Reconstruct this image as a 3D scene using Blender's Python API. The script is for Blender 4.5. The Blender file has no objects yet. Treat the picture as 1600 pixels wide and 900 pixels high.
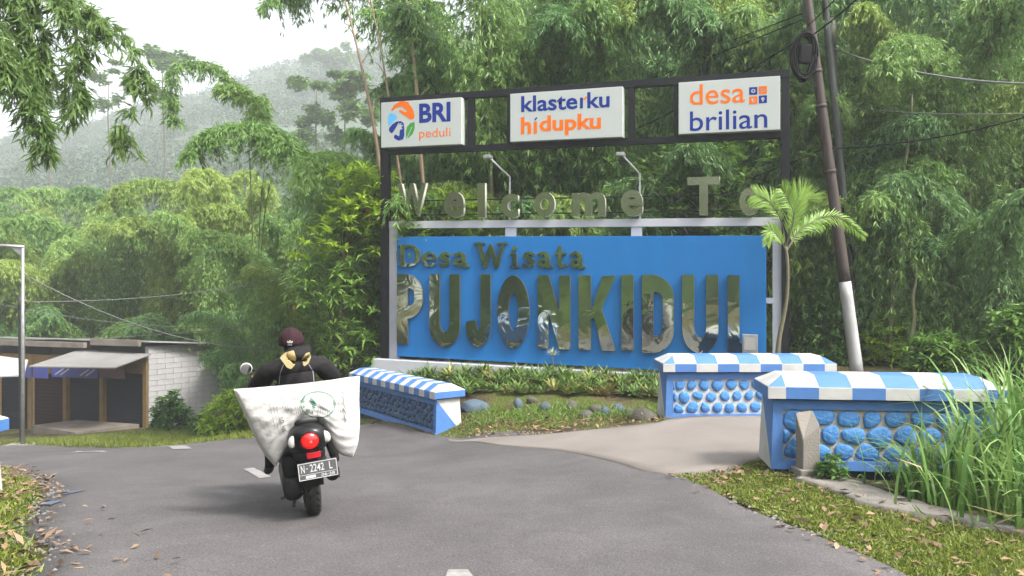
import bpy, bmesh, math, random
import numpy as np
from mathutils import Vector, Matrix
from mathutils.bvhtree import BVHTree

scene = bpy.context.scene
C = scene.collection
R = math.radians

# ---------------------------------------------------------------- camera, sky, sun, exposure
EYE, HORIZON, FOCAL = 1.7, 440.0, 1200.0        # metres, pixel row of the horizon, focal length in photo pixels
cam = bpy.data.cameras.new('camera')
cam.lens, cam.sensor_width = 36 * FOCAL / 1600, 36
cam.shift_y = -(450 - HORIZON) / 1600
cam.clip_start, cam.clip_end = 0.05, 3000
camo = bpy.data.objects.new('camera', cam); C.objects.link(camo)
camo.location = (0, 0, EYE); camo.rotation_euler = (R(90), 0, 0)
scene.camera = camo

SUN_EL, SUN_AZ = 52.0, 124.0                    # azimuth clockwise from +Y (view direction)
world = bpy.data.worlds.new('World'); scene.world = world; world.use_nodes = True
wn = world.node_tree; wn.nodes.clear()
sky = wn.nodes.new('ShaderNodeTexSky'); sky.sky_type = 'NISHITA'; sky.sun_disc = False
sky.sun_elevation, sky.sun_rotation = R(SUN_EL), R(SUN_AZ)
sky.air_density, sky.dust_density, sky.ozone_density = 1.0, 6.0, 1.0
hs = wn.nodes.new('ShaderNodeHueSaturation'); hs.inputs['Saturation'].default_value = 0.3
bg = wn.nodes.new('ShaderNodeBackground'); bg.inputs['Strength'].default_value = 0.15
wo = wn.nodes.new('ShaderNodeOutputWorld')
wn.links.new(sky.outputs[0], hs.inputs['Color']); wn.links.new(hs.outputs[0], bg.inputs['Color'])
wn.links.new(bg.outputs[0], wo.inputs['Surface'])

sun = bpy.data.lights.new('sun', 'SUN'); sun.energy = 2.2; sun.angle = R(12); sun.color = (1, .96, .9)
suno = bpy.data.objects.new('sun', sun); C.objects.link(suno)
_sd = Vector((math.sin(R(SUN_AZ)) * math.cos(R(SUN_EL)), math.cos(R(SUN_AZ)) * math.cos(R(SUN_EL)), math.sin(R(SUN_EL))))
suno.rotation_euler = _sd.to_track_quat('Z', 'Y').to_euler(); suno.location = _sd * 60

vs = scene.view_settings
vs.view_transform = 'Standard'; vs.look = 'None'; vs.gamma = 1; vs.use_curve_mapping = False
vs.exposure = 1.5
cy = scene.cycles
cy.max_bounces, cy.diffuse_bounces, cy.glossy_bounces, cy.transmission_bounces = 8, 4, 4, 4
cy.volume_bounces = 1; cy.transparent_max_bounces = 4
cy.use_denoising = True
cy.caustics_reflective = cy.caustics_refractive = False

# ---------------------------------------------------------------- pixel helpers (photo pixels, 1600 x 900)
def ray(px, py): return Vector(((px - 800) / FOCAL, 1.0, (HORIZON - py) / FOCAL))
def P(px, py, D): return Vector((0, 0, EYE)) + ray(px, py) * D

# ---------------------------------------------------------------- terrain height
_ctl = np.array([
 (0,0,0),(0,-15,.3),(-7,-10,.2),(8,-10,.3),(-2.4,4.3,.05),(1.9,4.3,.05),(-1.55,6,-.125),(1.5,7.3,-.15),
 (2.55,7.4,-.14),(4.6,7,-.17),(3.4,6.3,-.13),(2.1,10.8,-.22),(4.6,10.8,-.2),(10,10,0),(-3.04,9,-.535),(-.6,11.2,-.62),
 (-1.45,12.1,-.82),(-3.3,14.6,-1.08),(-4.2,15.6,-1.3),(-.35,12.75,-.5),(-2.0,15.1,-.45),(-3.0,16.2,-.7),(1,13,-.32),(2.03,11.6,-.36),(-2.3,16.6,-.25),(1,15.0,-.12),(4.5,13.8,-.06),
 (-1.1,11.7,-.79),(.79,9.5,-.3),(-5.9,13,-1.12),(-8.1,14.5,-1.53),(-11,17,-2.1),(-5.6,15.3,-1.5),
 (-12.1,19,-2.34),(-13.3,28,-3.62),(-17,27,-3.7),(-11,31,-3.7),(-8,24,-3.1),(-7.2,19,-2.26),(-10,20,-2.47),
 (-4.5,25,-3),(0,22,-1.5),(6,20,-.3),(14,20,.3),(20,10,.5),(-25,20,-3.5),(-20,8,-1.5),(-9,6,-.6),(-4.4,6.6,-.2),
 (-7.6,12,-1.1),(-30,40,-5),(0,45,-4),(25,40,0),(60,0,1),(-60,0,-3),(0,-60,1),(-60,60,-5),(60,60,0),(10,3,.1)], float)
def _phi(d2): return np.sqrt(d2 + .8)
_n = len(_ctl)
_A = np.zeros((_n + 3, _n + 3))
_d2 = ((_ctl[:, None, :2] - _ctl[None, :, :2]) ** 2).sum(-1)
_A[:_n, :_n] = _phi(_d2); _A[:_n, _n] = 1; _A[:_n, _n + 1:] = _ctl[:, :2]; _A[_n:, :_n] = _A[:_n, _n:].T
_w = np.linalg.solve(_A, np.concatenate([_ctl[:, 2], [0, 0, 0]]))
def H(x, y):
    x = np.atleast_1d(np.asarray(x, float)); y = np.atleast_1d(np.asarray(y, float))
    d2 = (x[..., None] - _ctl[:, 0]) ** 2 + (y[..., None] - _ctl[:, 1]) ** 2
    z = _phi(d2) @ _w[:_n] + _w[_n] + _w[_n + 1] * x + _w[_n + 2] * y
    r = np.sqrt(x * x + y * y); t = np.clip((r - 45) / 35, 0, 1); t = t * t * (3 - 2 * t)
    return z * (1 - t) + (-4.0) * t
def h(x, y): return float(H(x, y)[0])
def G(px, py):
    D = np.arange(2.5, 70, .03); r = ray(px, py)
    below = np.nonzero(EYE + r.z * D < H(r.x * D, D))[0]
    d = D[below[0]] if len(below) else 60
    return Vector((r.x * d, d, h(r.x * d, d)))

# ---------------------------------------------------------------- materials
_mats = {}
ALBEDO = .76                                    # common scale for painted and mineral surfaces
def mat(name, col, rough=.7, metal=0, col2=None, nscale=6, namt=1.0, bump=0, bscale=40, transl=0, island=False,
        emit=None, estr=0, spec=.5, coat=0, stretch=None, owt=.45, detail=5):
    if not island and not metal: col = tuple(c * ALBEDO for c in col); col2 = tuple(c * ALBEDO for c in col2) if col2 else None
    m = bpy.data.materials.new(name); m.use_nodes = True; _mats[name] = m
    nt = m.node_tree; N, L = nt.nodes, nt.links
    b = N['Principled BSDF']; out = N['Material Output']
    b.inputs['Base Color'].default_value = (*col, 1); b.inputs['Roughness'].default_value = rough
    b.inputs['Metallic'].default_value = metal; b.inputs['Specular IOR Level'].default_value = spec
    if coat: b.inputs['Coat Weight'].default_value = coat; b.inputs['Coat Roughness'].default_value = .08
    tc = None
    def coord():
        nonlocal tc
        if tc is None:
            tc = N.new('ShaderNodeTexCoord')
            if stretch:
                mp = N.new('ShaderNodeMapping'); mp.inputs['Scale'].default_value = stretch
                L.new(tc.outputs['Object'], mp.inputs[0]); tc = mp
        return tc.outputs['Object'] if 'Object' in tc.outputs else tc.outputs[0]
    csock = None
    if col2 is not None:
        mx = N.new('ShaderNodeMix'); mx.data_type = 'RGBA'
        mx.inputs[6].default_value = (*col, 1); mx.inputs[7].default_value = (*col2, 1)
        if island:
            ge = N.new('ShaderNodeNewGeometry'); oi = N.new('ShaderNodeObjectInfo')
            ad = N.new('ShaderNodeMath'); ad.operation = 'ADD'
            m1 = N.new('ShaderNodeMath'); m1.operation = 'MULTIPLY'; m1.inputs[1].default_value = 1 - owt
            m2 = N.new('ShaderNodeMath'); m2.operation = 'MULTIPLY'; m2.inputs[1].default_value = owt
            L.new(ge.outputs['Random Per Island'], m1.inputs[0]); L.new(oi.outputs['Random'], m2.inputs[0])
            L.new(m1.outputs[0], ad.inputs[0]); L.new(m2.outputs[0], ad.inputs[1]); L.new(ad.outputs[0], mx.inputs[0])
        else:
            nz = N.new('ShaderNodeTexNoise'); nz.inputs['Scale'].default_value = nscale; nz.inputs['Detail'].default_value = detail
            L.new(coord(), nz.inputs['Vector'])
            rp = N.new('ShaderNodeMapRange'); rp.inputs[1].default_value = .5 - .25 / max(namt, .01); rp.inputs[2].default_value = .5 + .25 / max(namt, .01)
            L.new(nz.outputs[0], rp.inputs[0]); L.new(rp.outputs[0], mx.inputs[0])
        csock = mx.outputs[2]; L.new(csock, b.inputs['Base Color'])
    if bump:
        n2 = N.new('ShaderNodeTexNoise'); n2.inputs['Scale'].default_value = bscale; n2.inputs['Detail'].default_value = 4
        L.new(coord(), n2.inputs['Vector'])
        bp = N.new('ShaderNodeBump'); bp.inputs['Strength'].default_value = bump; bp.inputs['Distance'].default_value = .02
        L.new(n2.outputs[0], bp.inputs['Height']); L.new(bp.outputs[0], b.inputs['Normal'])
    if emit: b.inputs['Emission Color'].default_value = (*emit, 1); b.inputs['Emission Strength'].default_value = estr
    if transl:
        tr = N.new('ShaderNodeBsdfTranslucent'); ms = N.new('ShaderNodeMixShader'); ms.inputs[0].default_value = transl
        tr.inputs[0].default_value = (*[min(1, c * 1.5) for c in col], 1)
        if csock: L.new(csock, tr.inputs[0])
        L.new(b.outputs[0], ms.inputs[1]); L.new(tr.outputs[0], ms.inputs[2]); L.new(ms.outputs[0], out.inputs[0])
    return m
def leaf(name, c1, c2, rough=.45, transl=.3, owt=.45): return mat(name, c1, rough, col2=c2, island=True, transl=transl, spec=.3, owt=owt)
def s2l(*rgb): return tuple(((c / 255) / 12.92 if c / 255 <= .04045 else ((c / 255 + .055) / 1.055) ** 2.4) for c in rgb)

# ---------------------------------------------------------------- mesh helpers
class MB:
    def __init__(s): s.v, s.f, s.m = [], [], []
    def add(s, vs, fs, m=0):
        o = len(s.v); s.v += [tuple(v) for v in vs]; s.f += [tuple(i + o for i in f) for f in fs]; s.m += [m] * len(fs); return s
    def box(s, x0, x1, y0, y1, z0, z1, m=0, bev=0, M=None):
        b = bmesh.new(); bmesh.ops.create_cube(b, size=1)
        for v in b.verts: v.co = ((x0 + x1) / 2 + v.co.x * (x1 - x0), (y0 + y1) / 2 + v.co.y * (y1 - y0), (z0 + z1) / 2 + v.co.z * (z1 - z0))
        if bev: bmesh.ops.bevel(b, geom=b.edges[:], offset=bev, segments=2, affect='EDGES', profile=.6)
        return s.bm(b, m, M)
    def bm(s, b, m=0, M=None):
        b.verts.index_update()
        s.add([(M @ v.co) if M else v.co.copy() for v in b.verts], [[v.index for v in f.verts] for f in b.faces], m); b.free(); return s
    def tube(s, pts, rad, n=8, m=0, cap=True):
        pts = [Vector(p) for p in pts]
        if not hasattr(rad, '__len__'): rad = [rad] * len(pts)
        vs, fs = [], []; prev = None
        for i, p in enumerate(pts):
            t = (pts[min(i + 1, len(pts) - 1)] - pts[max(i - 1, 0)]).normalized()
            a = prev if prev is not None else (Vector((1, 0, 0)) if abs(t.x) < .9 else Vector((0, 1, 0)))
            a = (a - t * a.dot(t)).normalized(); prev = a; b = t.cross(a)
            for k in range(n):
                q = 2 * math.pi * k / n; vs.append(p + (a * math.cos(q) + b * math.sin(q)) * rad[i])
        for i in range(len(pts) - 1):
            for k in range(n): fs.append((i * n + k, i * n + (k + 1) % n, (i + 1) * n + (k + 1) % n, (i + 1) * n + k))
        if cap: fs.append(tuple(range(n - 1, -1, -1))); fs.append(tuple((len(pts) - 1) * n + k for k in range(n)))
        return s.add(vs, fs, m)
    def lathe(s, prof, n=24, m=0, M=None):      # prof: (r, z) about Z
        vs, fs = [], []
        for r, z in prof:
            for k in range(n): vs.append(Vector((r * math.cos(2 * math.pi * k / n), r * math.sin(2 * math.pi * k / n), z)))
        for i in range(len(prof) - 1):
            for k in range(n): fs.append((i * n + k, i * n + (k + 1) % n, (i + 1) * n + (k + 1) % n, (i + 1) * n + k))
        if M: vs = [M @ v for v in vs]
        return s.add(vs, fs, m)
    def ell(s, c, r, m=0, nu=16, nv=10, M=None):
        b = bmesh.new(); bmesh.ops.create_uvsphere(b, u_segments=nu, v_segments=nv, radius=1)
        for v in b.verts: v.co = Vector((v.co.x * r[0], v.co.y * r[1], v.co.z * r[2]))
        MM = Matrix.Translation(c) @ (M.to_4x4() if M else Matrix())
        return s.bm(b, m, MM)
    def loft(s, secs, m=0, cap=True):            # secs: list of closed rings, same count
        n = len(secs[0]); vs = [v for r in secs for v in r]; fs = []
        for i in range(len(secs) - 1):
            for k in range(n): fs.append((i * n + k, i * n + (k + 1) % n, (i + 1) * n + (k + 1) % n, (i + 1) * n + k))
        if cap: fs.append(tuple(range(n - 1, -1, -1))); fs.append(tuple((len(secs) - 1) * n + k for k in range(n)))
        return s.add(vs, fs, m)
    def mesh(s, name, mats, smooth=False):
        me = bpy.data.meshes.new(name); me.from_pydata(s.v, [], s.f)
        for m in (mats if isinstance(mats, (list, tuple)) else [mats]): me.materials.append(m)
        if len(me.materials) > 1: me.polygons.foreach_set('material_index', s.m)
        if smooth: me.polygons.foreach_set('use_smooth', [True] * len(me.polygons))
        me.validate(); me.update(); return me
    def fix(s, name, mats, smooth=False):
        me = s.mesh(name, mats, smooth); b = bmesh.new(); b.from_mesh(me)
        bmesh.ops.recalc_face_normals(b, faces=b.faces[:]); b.to_mesh(me); b.free(); return me

def link(name, me, parent=None, loc=None, rot=None, kind=None):
    o = bpy.data.objects.new(name, me); C.objects.link(o); o.parent = parent
    if loc is not None: o.location = loc
    if rot is not None: o.rotation_euler = rot
    if kind: o['kind'] = kind
    return o
def obj(name, mb, mats, parent=None, smooth=False, loc=None, rot=None, kind=None):
    return link(name, mb.fix(name, mats, smooth), parent, loc, rot, kind)
def tag(o, label, cat, group=None):
    o['label'] = label; o['category'] = cat
    if group: o['group'] = group
    return o
def thing(name, label, cat, loc=(0, 0, 0), rot=(0, 0, 0), group=None):
    o = link(name, None, None, loc, rot); o.empty_display_size = .2
    return tag(o, label, cat, group)
def autosmooth(o, ang=40):
    me = o.data; b = bmesh.new(); b.from_mesh(me)
    for f in b.faces: f.smooth = True
    for e in b.edges: e.smooth = not (len(e.link_faces) == 2 and e.calc_face_angle(0) > R(ang))
    b.to_mesh(me); b.free(); return o
def npmesh(name, V, nper, m, faces=None):
    """V: (k*nper,3) verts; each group of nper verts is one polygon (or use faces pattern)."""
    me = bpy.data.meshes.new(name); V = np.ascontiguousarray(V, np.float32); k = len(V) // nper
    pat = np.array(faces if faces is not None else [list(range(nper))]); nf, fl = pat.shape
    idx = (np.arange(k)[:, None, None] * nper + pat[None]).reshape(-1)
    me.vertices.add(len(V)); me.vertices.foreach_set('co', V.ravel())
    me.loops.add(len(idx)); me.loops.foreach_set('vertex_index', idx.astype(np.int32))
    me.polygons.add(k * nf); me.polygons.foreach_set('loop_start', np.arange(0, len(idx), fl, dtype=np.int32))
    me.materials.append(m); me.update(calc_edges=True); me.validate(); return me
def nrm(a): return a / np.maximum(np.linalg.norm(a, axis=-1, keepdims=True), 1e-9)
def leaves(o, d, L, w, rng, bend=.15, up=None):
    """kite leaves: base o, direction d, length L, width w -> verts (n*4,3)"""
    n = len(o); d = nrm(d); L = np.broadcast_to(L, (n,))[:, None]; w = np.broadcast_to(w, (n,))[:, None]
    ref = rng.normal(size=(n, 3)) if up is None else np.broadcast_to(up, (n, 3)) + rng.normal(size=(n, 3)) * .25
    s = nrm(np.cross(d, ref)); u = np.cross(s, d)
    mid = o + d * L * .42 + u * L * bend * .5
    tip = o + d * L - u * L * bend * .6
    return np.stack([o, mid + s * w * .5, tip, mid - s * w * .5], 1).reshape(-1, 3)

# ---------------------------------------------------------------- shape-from-field (for letters and logos)
class F2:
    """2-D field of unions of thick strokes / polygons, negative inside"""
    def __init__(s, w, h_, res): s.w, s.h, s.res = w, h_, res; s.x = np.arange(-2 * res, w + 3 * res, res); s.z = np.arange(-2 * res, h_ + 3 * res, res); s.X, s.Z = np.meshgrid(s.x, s.z); s.f = np.full(s.X.shape, 1e3)
    def _seg(s, a, b, ra, rb):
        dx, dz = b[0] - a[0], b[1] - a[1]; q = dx * dx + dz * dz or 1e-9
        t = np.clip(((s.X - a[0]) * dx + (s.Z - a[1]) * dz) / q, 0, 1)
        return np.hypot(s.X - a[0] - t * dx, s.Z - a[1] - t * dz) - (ra + (rb - ra) * t)
    def stroke(s, pts, r, sub=False):
        r = r if hasattr(r, '__len__') else [r] * len(pts)
        g = np.full(s.X.shape, 1e3)
        for i in range(len(pts) - 1): g = np.minimum(g, s._seg(pts[i], pts[i + 1], r[i], r[i + 1]))
        return s.put(g, sub)
    def put(s, g, sub): s.f = np.maximum(s.f, -g) if sub else np.minimum(s.f, g); return s
    def poly(s, pts, sub=False):
        d = np.full(s.X.shape, 1e3); ins = np.zeros(s.X.shape, bool); n = len(pts)
        for i in range(n):
            a, b = pts[i], pts[(i + 1) % n]; d = np.minimum(d, s._seg(a, b, 0, 0))
            c = ((a[1] > s.Z) != (b[1] > s.Z))
            with np.errstate(all='ignore'): ins ^= c & (s.X < (b[0] - a[0]) * (s.Z - a[1]) / (b[1] - a[1] + 1e-12) + a[0])
        return s.put(np.where(ins, -d, d), sub)
    def ell(s, cx, cz, rx, rz, sub=False): return s.put((np.hypot((s.X - cx) / rx, (s.Z - cz) / rz) - 1) * min(rx, rz), sub)
    def rect(s, x0, x1, z0, z1, sub=False): return s.put(np.maximum(np.abs(s.X - (x0 + x1) / 2) - (x1 - x0) / 2, np.abs(s.Z - (z0 + z1) / 2) - (z1 - z0) / 2), sub)
    def build(s, name, mats, depth, tf=None, sidemat=0):
        """front at y=0 facing -y, depth goes to +y"""
        b = bmesh.new(); cache = {}
        def vert(x, z):
            k = (round(x, 5), round(z, 5))
            if k not in cache: cache[k] = b.verts.new((x, 0, z))
            return cache[k]
        f = s.f
        for j in range(len(s.z) - 1):
            for i in range(len(s.x) - 1):
                c = [(i, j), (i + 1, j), (i + 1, j + 1), (i, j + 1)]; vals = [f[q[1], q[0]] for q in c]
                if min(vals) >= 0: continue
                poly = []
                for k in range(4):
                    a, va = c[k], vals[k]; e, ve = c[(k + 1) % 4], vals[(k + 1) % 4]
                    ax, az, ex, ez = s.x[a[0]], s.z[a[1]], s.x[e[0]], s.z[e[1]]
                    if va < 0: poly.append(vert(ax, az))
                    if (va < 0) != (ve < 0):
                        t = va / (va - ve); poly.append(vert(ax + (ex - ax) * t, az + (ez - az) * t))
                pl = []
                for v in poly:
                    if v not in pl: pl.append(v)
                if len(pl) >= 3:
                    try: b.faces.new(pl)
                    except ValueError: pass
        if tf:
            for v in b.verts: v.co = tf(v.co)
        b.normal_update()
        if depth:
            be = [e for e in b.edges if len(e.link_faces) == 1]
            r = bmesh.ops.extrude_edge_only(b, edges=be)
            for v in [g for g in r['geom'] if isinstance(g, bmesh.types.BMVert)]: v.co.y += depth
            for g in r['geom']:
                if isinstance(g, bmesh.types.BMFace): g.material_index = sidemat
            bmesh.ops.recalc_face_normals(b, faces=b.faces[:])
        me = bpy.data.meshes.new(name); b.to_mesh(me); b.free()
        for m in (mats if isinstance(mats, (list, tuple)) else [mats]): me.materials.append(m)
        return me
def arc(cx, cz, rx, rz, a0, a1, n=14): return [(cx + rx * math.cos(R(a0 + (a1 - a0) * i / n)), cz + rz * math.sin(R(a0 + (a1 - a0) * i / n))) for i in range(n + 1)]

def textmesh(s, name, m, depth=0, bold=0.0, box=None, align=None, bev=0):
    """built-in font glyphs, front facing -y, fitted to box (x0,x1,z0,z1)"""
    cu = bpy.data.curves.new('t', 'FONT'); cu.body = s; cu.offset = bold; cu.extrude = .5 if depth else 0; cu.resolution_u = 4; cu.fill_mode = 'BOTH' if depth else 'FRONT'
    to = bpy.data.objects.new('t', cu); C.objects.link(to); dg = bpy.context.evaluated_depsgraph_get()
    me = bpy.data.meshes.new_from_object(to.evaluated_get(dg)); bpy.data.objects.remove(to); bpy.data.curves.remove(cu)
    me.name = name; co = np.array([v.co[:] for v in me.vertices]); mn, mx = co.min(0), co.max(0)
    x0, x1, z0, z1 = box; sx = (x1 - x0) / (mx[0] - mn[0]); sz = (z1 - z0) / (mx[1] - mn[1])
    for i, v in enumerate(me.vertices):
        v.co = (x0 + (co[i, 0] - mn[0]) * sx, (.5 - co[i, 2]) * depth if depth else 0, z0 + (co[i, 1] - mn[1]) * sz)
    me.materials.clear(); me.materials.append(m); me.update(); return me
# ---------------------------------------------------------------- material library
M = {}
M['blue'] = mat('blue_paint', (.010, .215, .60), .6, col2=(.012, .165, .48), nscale=1.6, namt=.55, bump=.1, bscale=9, spec=.25, stretch=(2.2, 1, .35), detail=9)
M['lblue'] = mat('light_blue_paint', (.085, .245, .62), .65, col2=(.06, .165, .41), nscale=6, namt=.6, bump=.1, bscale=50)
M['white'] = mat('white_paint', (.68, .68, .67), .65, col2=(.44, .43, .41), nscale=6, namt=.6, bump=.08, bscale=50)
M['fwhite'] = mat('frame_white_paint', (.66, .67, .72), .5, col2=(.56, .57, .62), nscale=4, namt=.7)
M['stone_blue'] = mat('blue_painted_stone', (.095, .34, .76), .65, col2=(.06, .24, .58), nscale=14, bump=.8, bscale=30)
M['stone_dark'] = mat('dark_blue_stone', (.045, .12, .26), .7, col2=(.03, .075, .16), nscale=9, bump=.6, bscale=18)  # darker blue for the stones of the striped bench
M['mortar_grey'] = mat('grey_mortar', (.30, .32, .34), .9, col2=(.20, .21, .22), nscale=12, bump=.5, bscale=60)  # greyer mortar for the striped bench
M['chrome_rim'] = mat('dull_steel_rim', (.22, .22, .20), .4, .8)
M['mortar'] = mat('tan_mortar', (.48, .41, .30), .9, col2=(.60, .57, .50), nscale=12, bump=.5, bscale=60)
M['mortar_white'] = mat('whitewashed_mortar', (.74, .75, .76), .9, col2=(.52, .52, .52), nscale=12, bump=.5, bscale=60)
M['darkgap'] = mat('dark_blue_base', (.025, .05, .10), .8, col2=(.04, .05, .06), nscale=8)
M['black'] = mat('black_steel_paint', (.008, .009, .013), .5, col2=(.014, .014, .018), nscale=9, spec=.2)
M['greymetal'] = mat('galvanised_steel', (.42, .43, .44), .45, .6, col2=(.30, .30, .30), nscale=10)
M['chrome'] = mat('mirror_steel', (.64, .68, .58), .05, 1.0, bump=0)
M['chrome_side'] = mat('lit_steel_edge', (.80, .78, .70), .4, .55)  # letter sides paler than the faces: the light they catch is put into the colour
M['acrylic'] = mat('white_acrylic', (.61, .65, .62), .35, col2=(.56, .60, .58), nscale=1.5, namt=.6)
M['navy'] = mat('navy_print', (.016, .045, .30), .7, spec=.08)
M['orange'] = mat('orange_print', (1.0, .20, .010), .7, spec=.08)
M['sky_print'] = mat('sky_blue_print', (.14, .58, 1.0), .7, spec=.08)
M['green_print'] = mat('green_print', (.08, .36, .07), .7, spec=.08)
M['concrete'] = mat('concrete', (.30, .27, .24), .9, col2=(.22, .20, .18), nscale=3, bump=.3, bscale=60)
M['chrome_small'] = mat('satin_steel', (.50, .49, .38), .2, .97)
# wavy mirror: large soft dents bend the reflections
def wavy(m, scale, strength):
    nt = m.node_tree; N, L = nt.nodes, nt.links
    tc = N.new('ShaderNodeTexCoord'); nz = N.new('ShaderNodeTexNoise'); nz.inputs['Scale'].default_value = scale; nz.inputs['Detail'].default_value = 2.5
    nz.inputs['Distortion'].default_value = 1.2
    bp = N.new('ShaderNodeBump'); bp.inputs['Strength'].default_value = strength; bp.inputs['Distance'].default_value = .05
    L.new(tc.outputs['Object'], nz.inputs['Vector']); L.new(nz.outputs[0], bp.inputs['Height']); L.new(bp.outputs[0], N['Principled BSDF'].inputs['Normal'])
wavy(M['chrome'], 2.0, .16)

def ground_material():
    m = bpy.data.materials.new('soil_and_moss'); m.use_nodes = True; nt = m.node_tree; N, L = nt.nodes, nt.links; b = N['Principled BSDF']
    b.inputs['Roughness'].default_value = .95; b.inputs['Specular IOR Level'].default_value = .2
    tc = N.new('ShaderNodeTexCoord')
    def noise(s, d=6):
        n = N.new('ShaderNodeTexNoise'); n.inputs['Scale'].default_value = s; n.inputs['Detail'].default_value = d; L.new(tc.outputs['Object'], n.inputs['Vector']); return n.outputs[0]
    r1 = N.new('ShaderNodeValToRGB'); e = r1.color_ramp.elements
    e[0].position, e[0].color = .36, (.042, .032, .02, 1); e[1].position, e[1].color = .62, (.08, .10, .022, 1)
    k = e.new(.47); k.color = (.09, .072, .042, 1)
    L.new(noise(1.6, 8), r1.inputs[0])
    r2 = N.new('ShaderNodeValToRGB'); f = r2.color_ramp.elements; f[0].position, f[0].color = .3, (.45, .42, .40, 1); f[1].position, f[1].color = .7, (1.25, 1.25, 1.1, 1)
    L.new(noise(28), r2.inputs[0])
    mx = N.new('ShaderNodeMix'); mx.data_type = 'RGBA'; mx.blend_type = 'MULTIPLY'; mx.inputs[0].default_value = 1
    L.new(r1.outputs[0], mx.inputs[6]); L.new(r2.outputs[0], mx.inputs[7]); L.new(mx.outputs[2], b.inputs['Base Color'])
    bp = N.new('ShaderNodeBump'); bp.inputs['Strength'].default_value = .8; bp.inputs['Distance'].default_value = .04
    L.new(noise(22), bp.inputs['Height']); L.new(bp.outputs[0], b.inputs['Normal']); return m
M['soil'] = ground_material()
def asphalt_material():
    m = bpy.data.materials.new('worn_asphalt'); m.use_nodes = True; nt = m.node_tree; N, L = nt.nodes, nt.links; b = N['Principled BSDF']
    b.inputs['Roughness'].default_value = .82; b.inputs['Specular IOR Level'].default_value = .35
    tc = N.new('ShaderNodeTexCoord')
    def noise(s, d=6, dist=0):
        n = N.new('ShaderNodeTexNoise'); n.inputs['Scale'].default_value = s; n.inputs['Detail'].default_value = d; n.inputs['Distortion'].default_value = dist; L.new(tc.outputs['Object'], n.inputs['Vector']); return n.outputs[0]
    r1 = N.new('ShaderNodeValToRGB'); e = r1.color_ramp.elements
    e[0].position, e[0].color = .3, (.076, .070, .072, 1); e[1].position, e[1].color = .7, (.108, .101, .103, 1)
    L.new(noise(.55, 6), r1.inputs[0])
    r2 = N.new('ShaderNodeValToRGB'); f = r2.color_ramp.elements; f[0].position, f[0].color = .33, (.62, .62, .62, 1); f[1].position, f[1].color = .7, (1.35, 1.34, 1.32, 1)
    L.new(noise(85, 3), r2.inputs[0])
    mx = N.new('ShaderNodeMix'); mx.data_type = 'RGBA'; mx.blend_type = 'MULTIPLY'; mx.inputs[0].default_value = 1
    L.new(r1.outputs[0], mx.inputs[6]); L.new(r2.outputs[0], mx.inputs[7])
    r3 = N.new('ShaderNodeValToRGB'); g3 = r3.color_ramp.elements; g3[0].position, g3[0].color = .38, (.90, .895, .89, 1); g3[1].position, g3[1].color = .62, (1.05, 1.05, 1.045, 1)
    L.new(noise(2.3, 9, 1.0), r3.inputs[0]); mxb = N.new('ShaderNodeMix'); mxb.data_type = 'RGBA'; mxb.blend_type = 'MULTIPLY'; mxb.inputs[0].default_value = 1
    L.new(mx.outputs[2], mxb.inputs[6]); L.new(r3.outputs[0], mxb.inputs[7]); mx = mxb
    # scattered pale chips and a few hairline cracks
    vo = N.new('ShaderNodeTexVoronoi'); vo.inputs['Scale'].default_value = 9; L.new(tc.outputs['Object'], vo.inputs['Vector'])
    lt = N.new('ShaderNodeMath'); lt.operation = 'LESS_THAN'; lt.inputs[1].default_value = .055; L.new(vo.outputs['Distance'], lt.inputs[0])
    m2 = N.new('ShaderNodeMix'); m2.data_type = 'RGBA'; m2.inputs[7].default_value = (.18, .17, .165, 1); L.new(lt.outputs[0], m2.inputs[0]); L.new(mx.outputs[2], m2.inputs[6])
    v2 = N.new('ShaderNodeTexVoronoi'); v2.feature = 'DISTANCE_TO_EDGE'; v2.inputs['Scale'].default_value = .45
    nzv = N.new('ShaderNodeTexNoise'); nzv.inputs['Scale'].default_value = 2.5; L.new(tc.outputs['Object'], nzv.inputs['Vector'])
    va = N.new('ShaderNodeVectorMath'); va.operation = 'MULTIPLY_ADD'; va.inputs[1].default_value = (.5, .5, .5); L.new(nzv.outputs[1], va.inputs[0]); L.new(tc.outputs['Object'], va.inputs[2]); L.new(va.outputs[0], v2.inputs['Vector'])
    l2 = N.new('ShaderNodeMath'); l2.operation = 'LESS_THAN'; l2.inputs[1].default_value = .0016; L.new(v2.outputs['Distance'], l2.inputs[0])
    gt = N.new('ShaderNodeMath'); gt.operation = 'MULTIPLY'; L.new(l2.outputs[0], gt.inputs[0])
    g2 = N.new('ShaderNodeMath'); g2.operation = 'GREATER_THAN'; g2.inputs[1].default_value = .6; L.new(noise(.8, 2), g2.inputs[0]); L.new(g2.outputs[0], gt.inputs[1])
    m3 = N.new('ShaderNodeMix'); m3.data_type = 'RGBA'; m3.inputs[7].default_value = (.075, .07, .07, 1); L.new(gt.outputs[0], m3.inputs[0]); L.new(m2.outputs[2], m3.inputs[6])
    L.new(m3.outputs[2], b.inputs['Base Color'])
    bp = N.new('ShaderNodeBump'); bp.inputs['Strength'].default_value = .45; bp.inputs['Distance'].default_value = .01
    L.new(noise(110, 3), bp.inputs['Height']); L.new(bp.outputs[0], b.inputs['Normal']); return m
M['asphalt'] = asphalt_material()
M['apron'] = mat('pale_worn_concrete', (.27, .24, .215), .9, col2=(.18, .158, .14), nscale=1.3, namt=.8, bump=.35, bscale=55, detail=9)
M['paint'] = mat('worn_road_paint', (.42, .41, .39), .85, col2=(.17, .16, .16), nscale=16, namt=.7)
M['paint_blue'] = mat('spilt_blue_paint', (.10, .17, .30), .8, col2=(.10, .10, .11), nscale=10)

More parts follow.
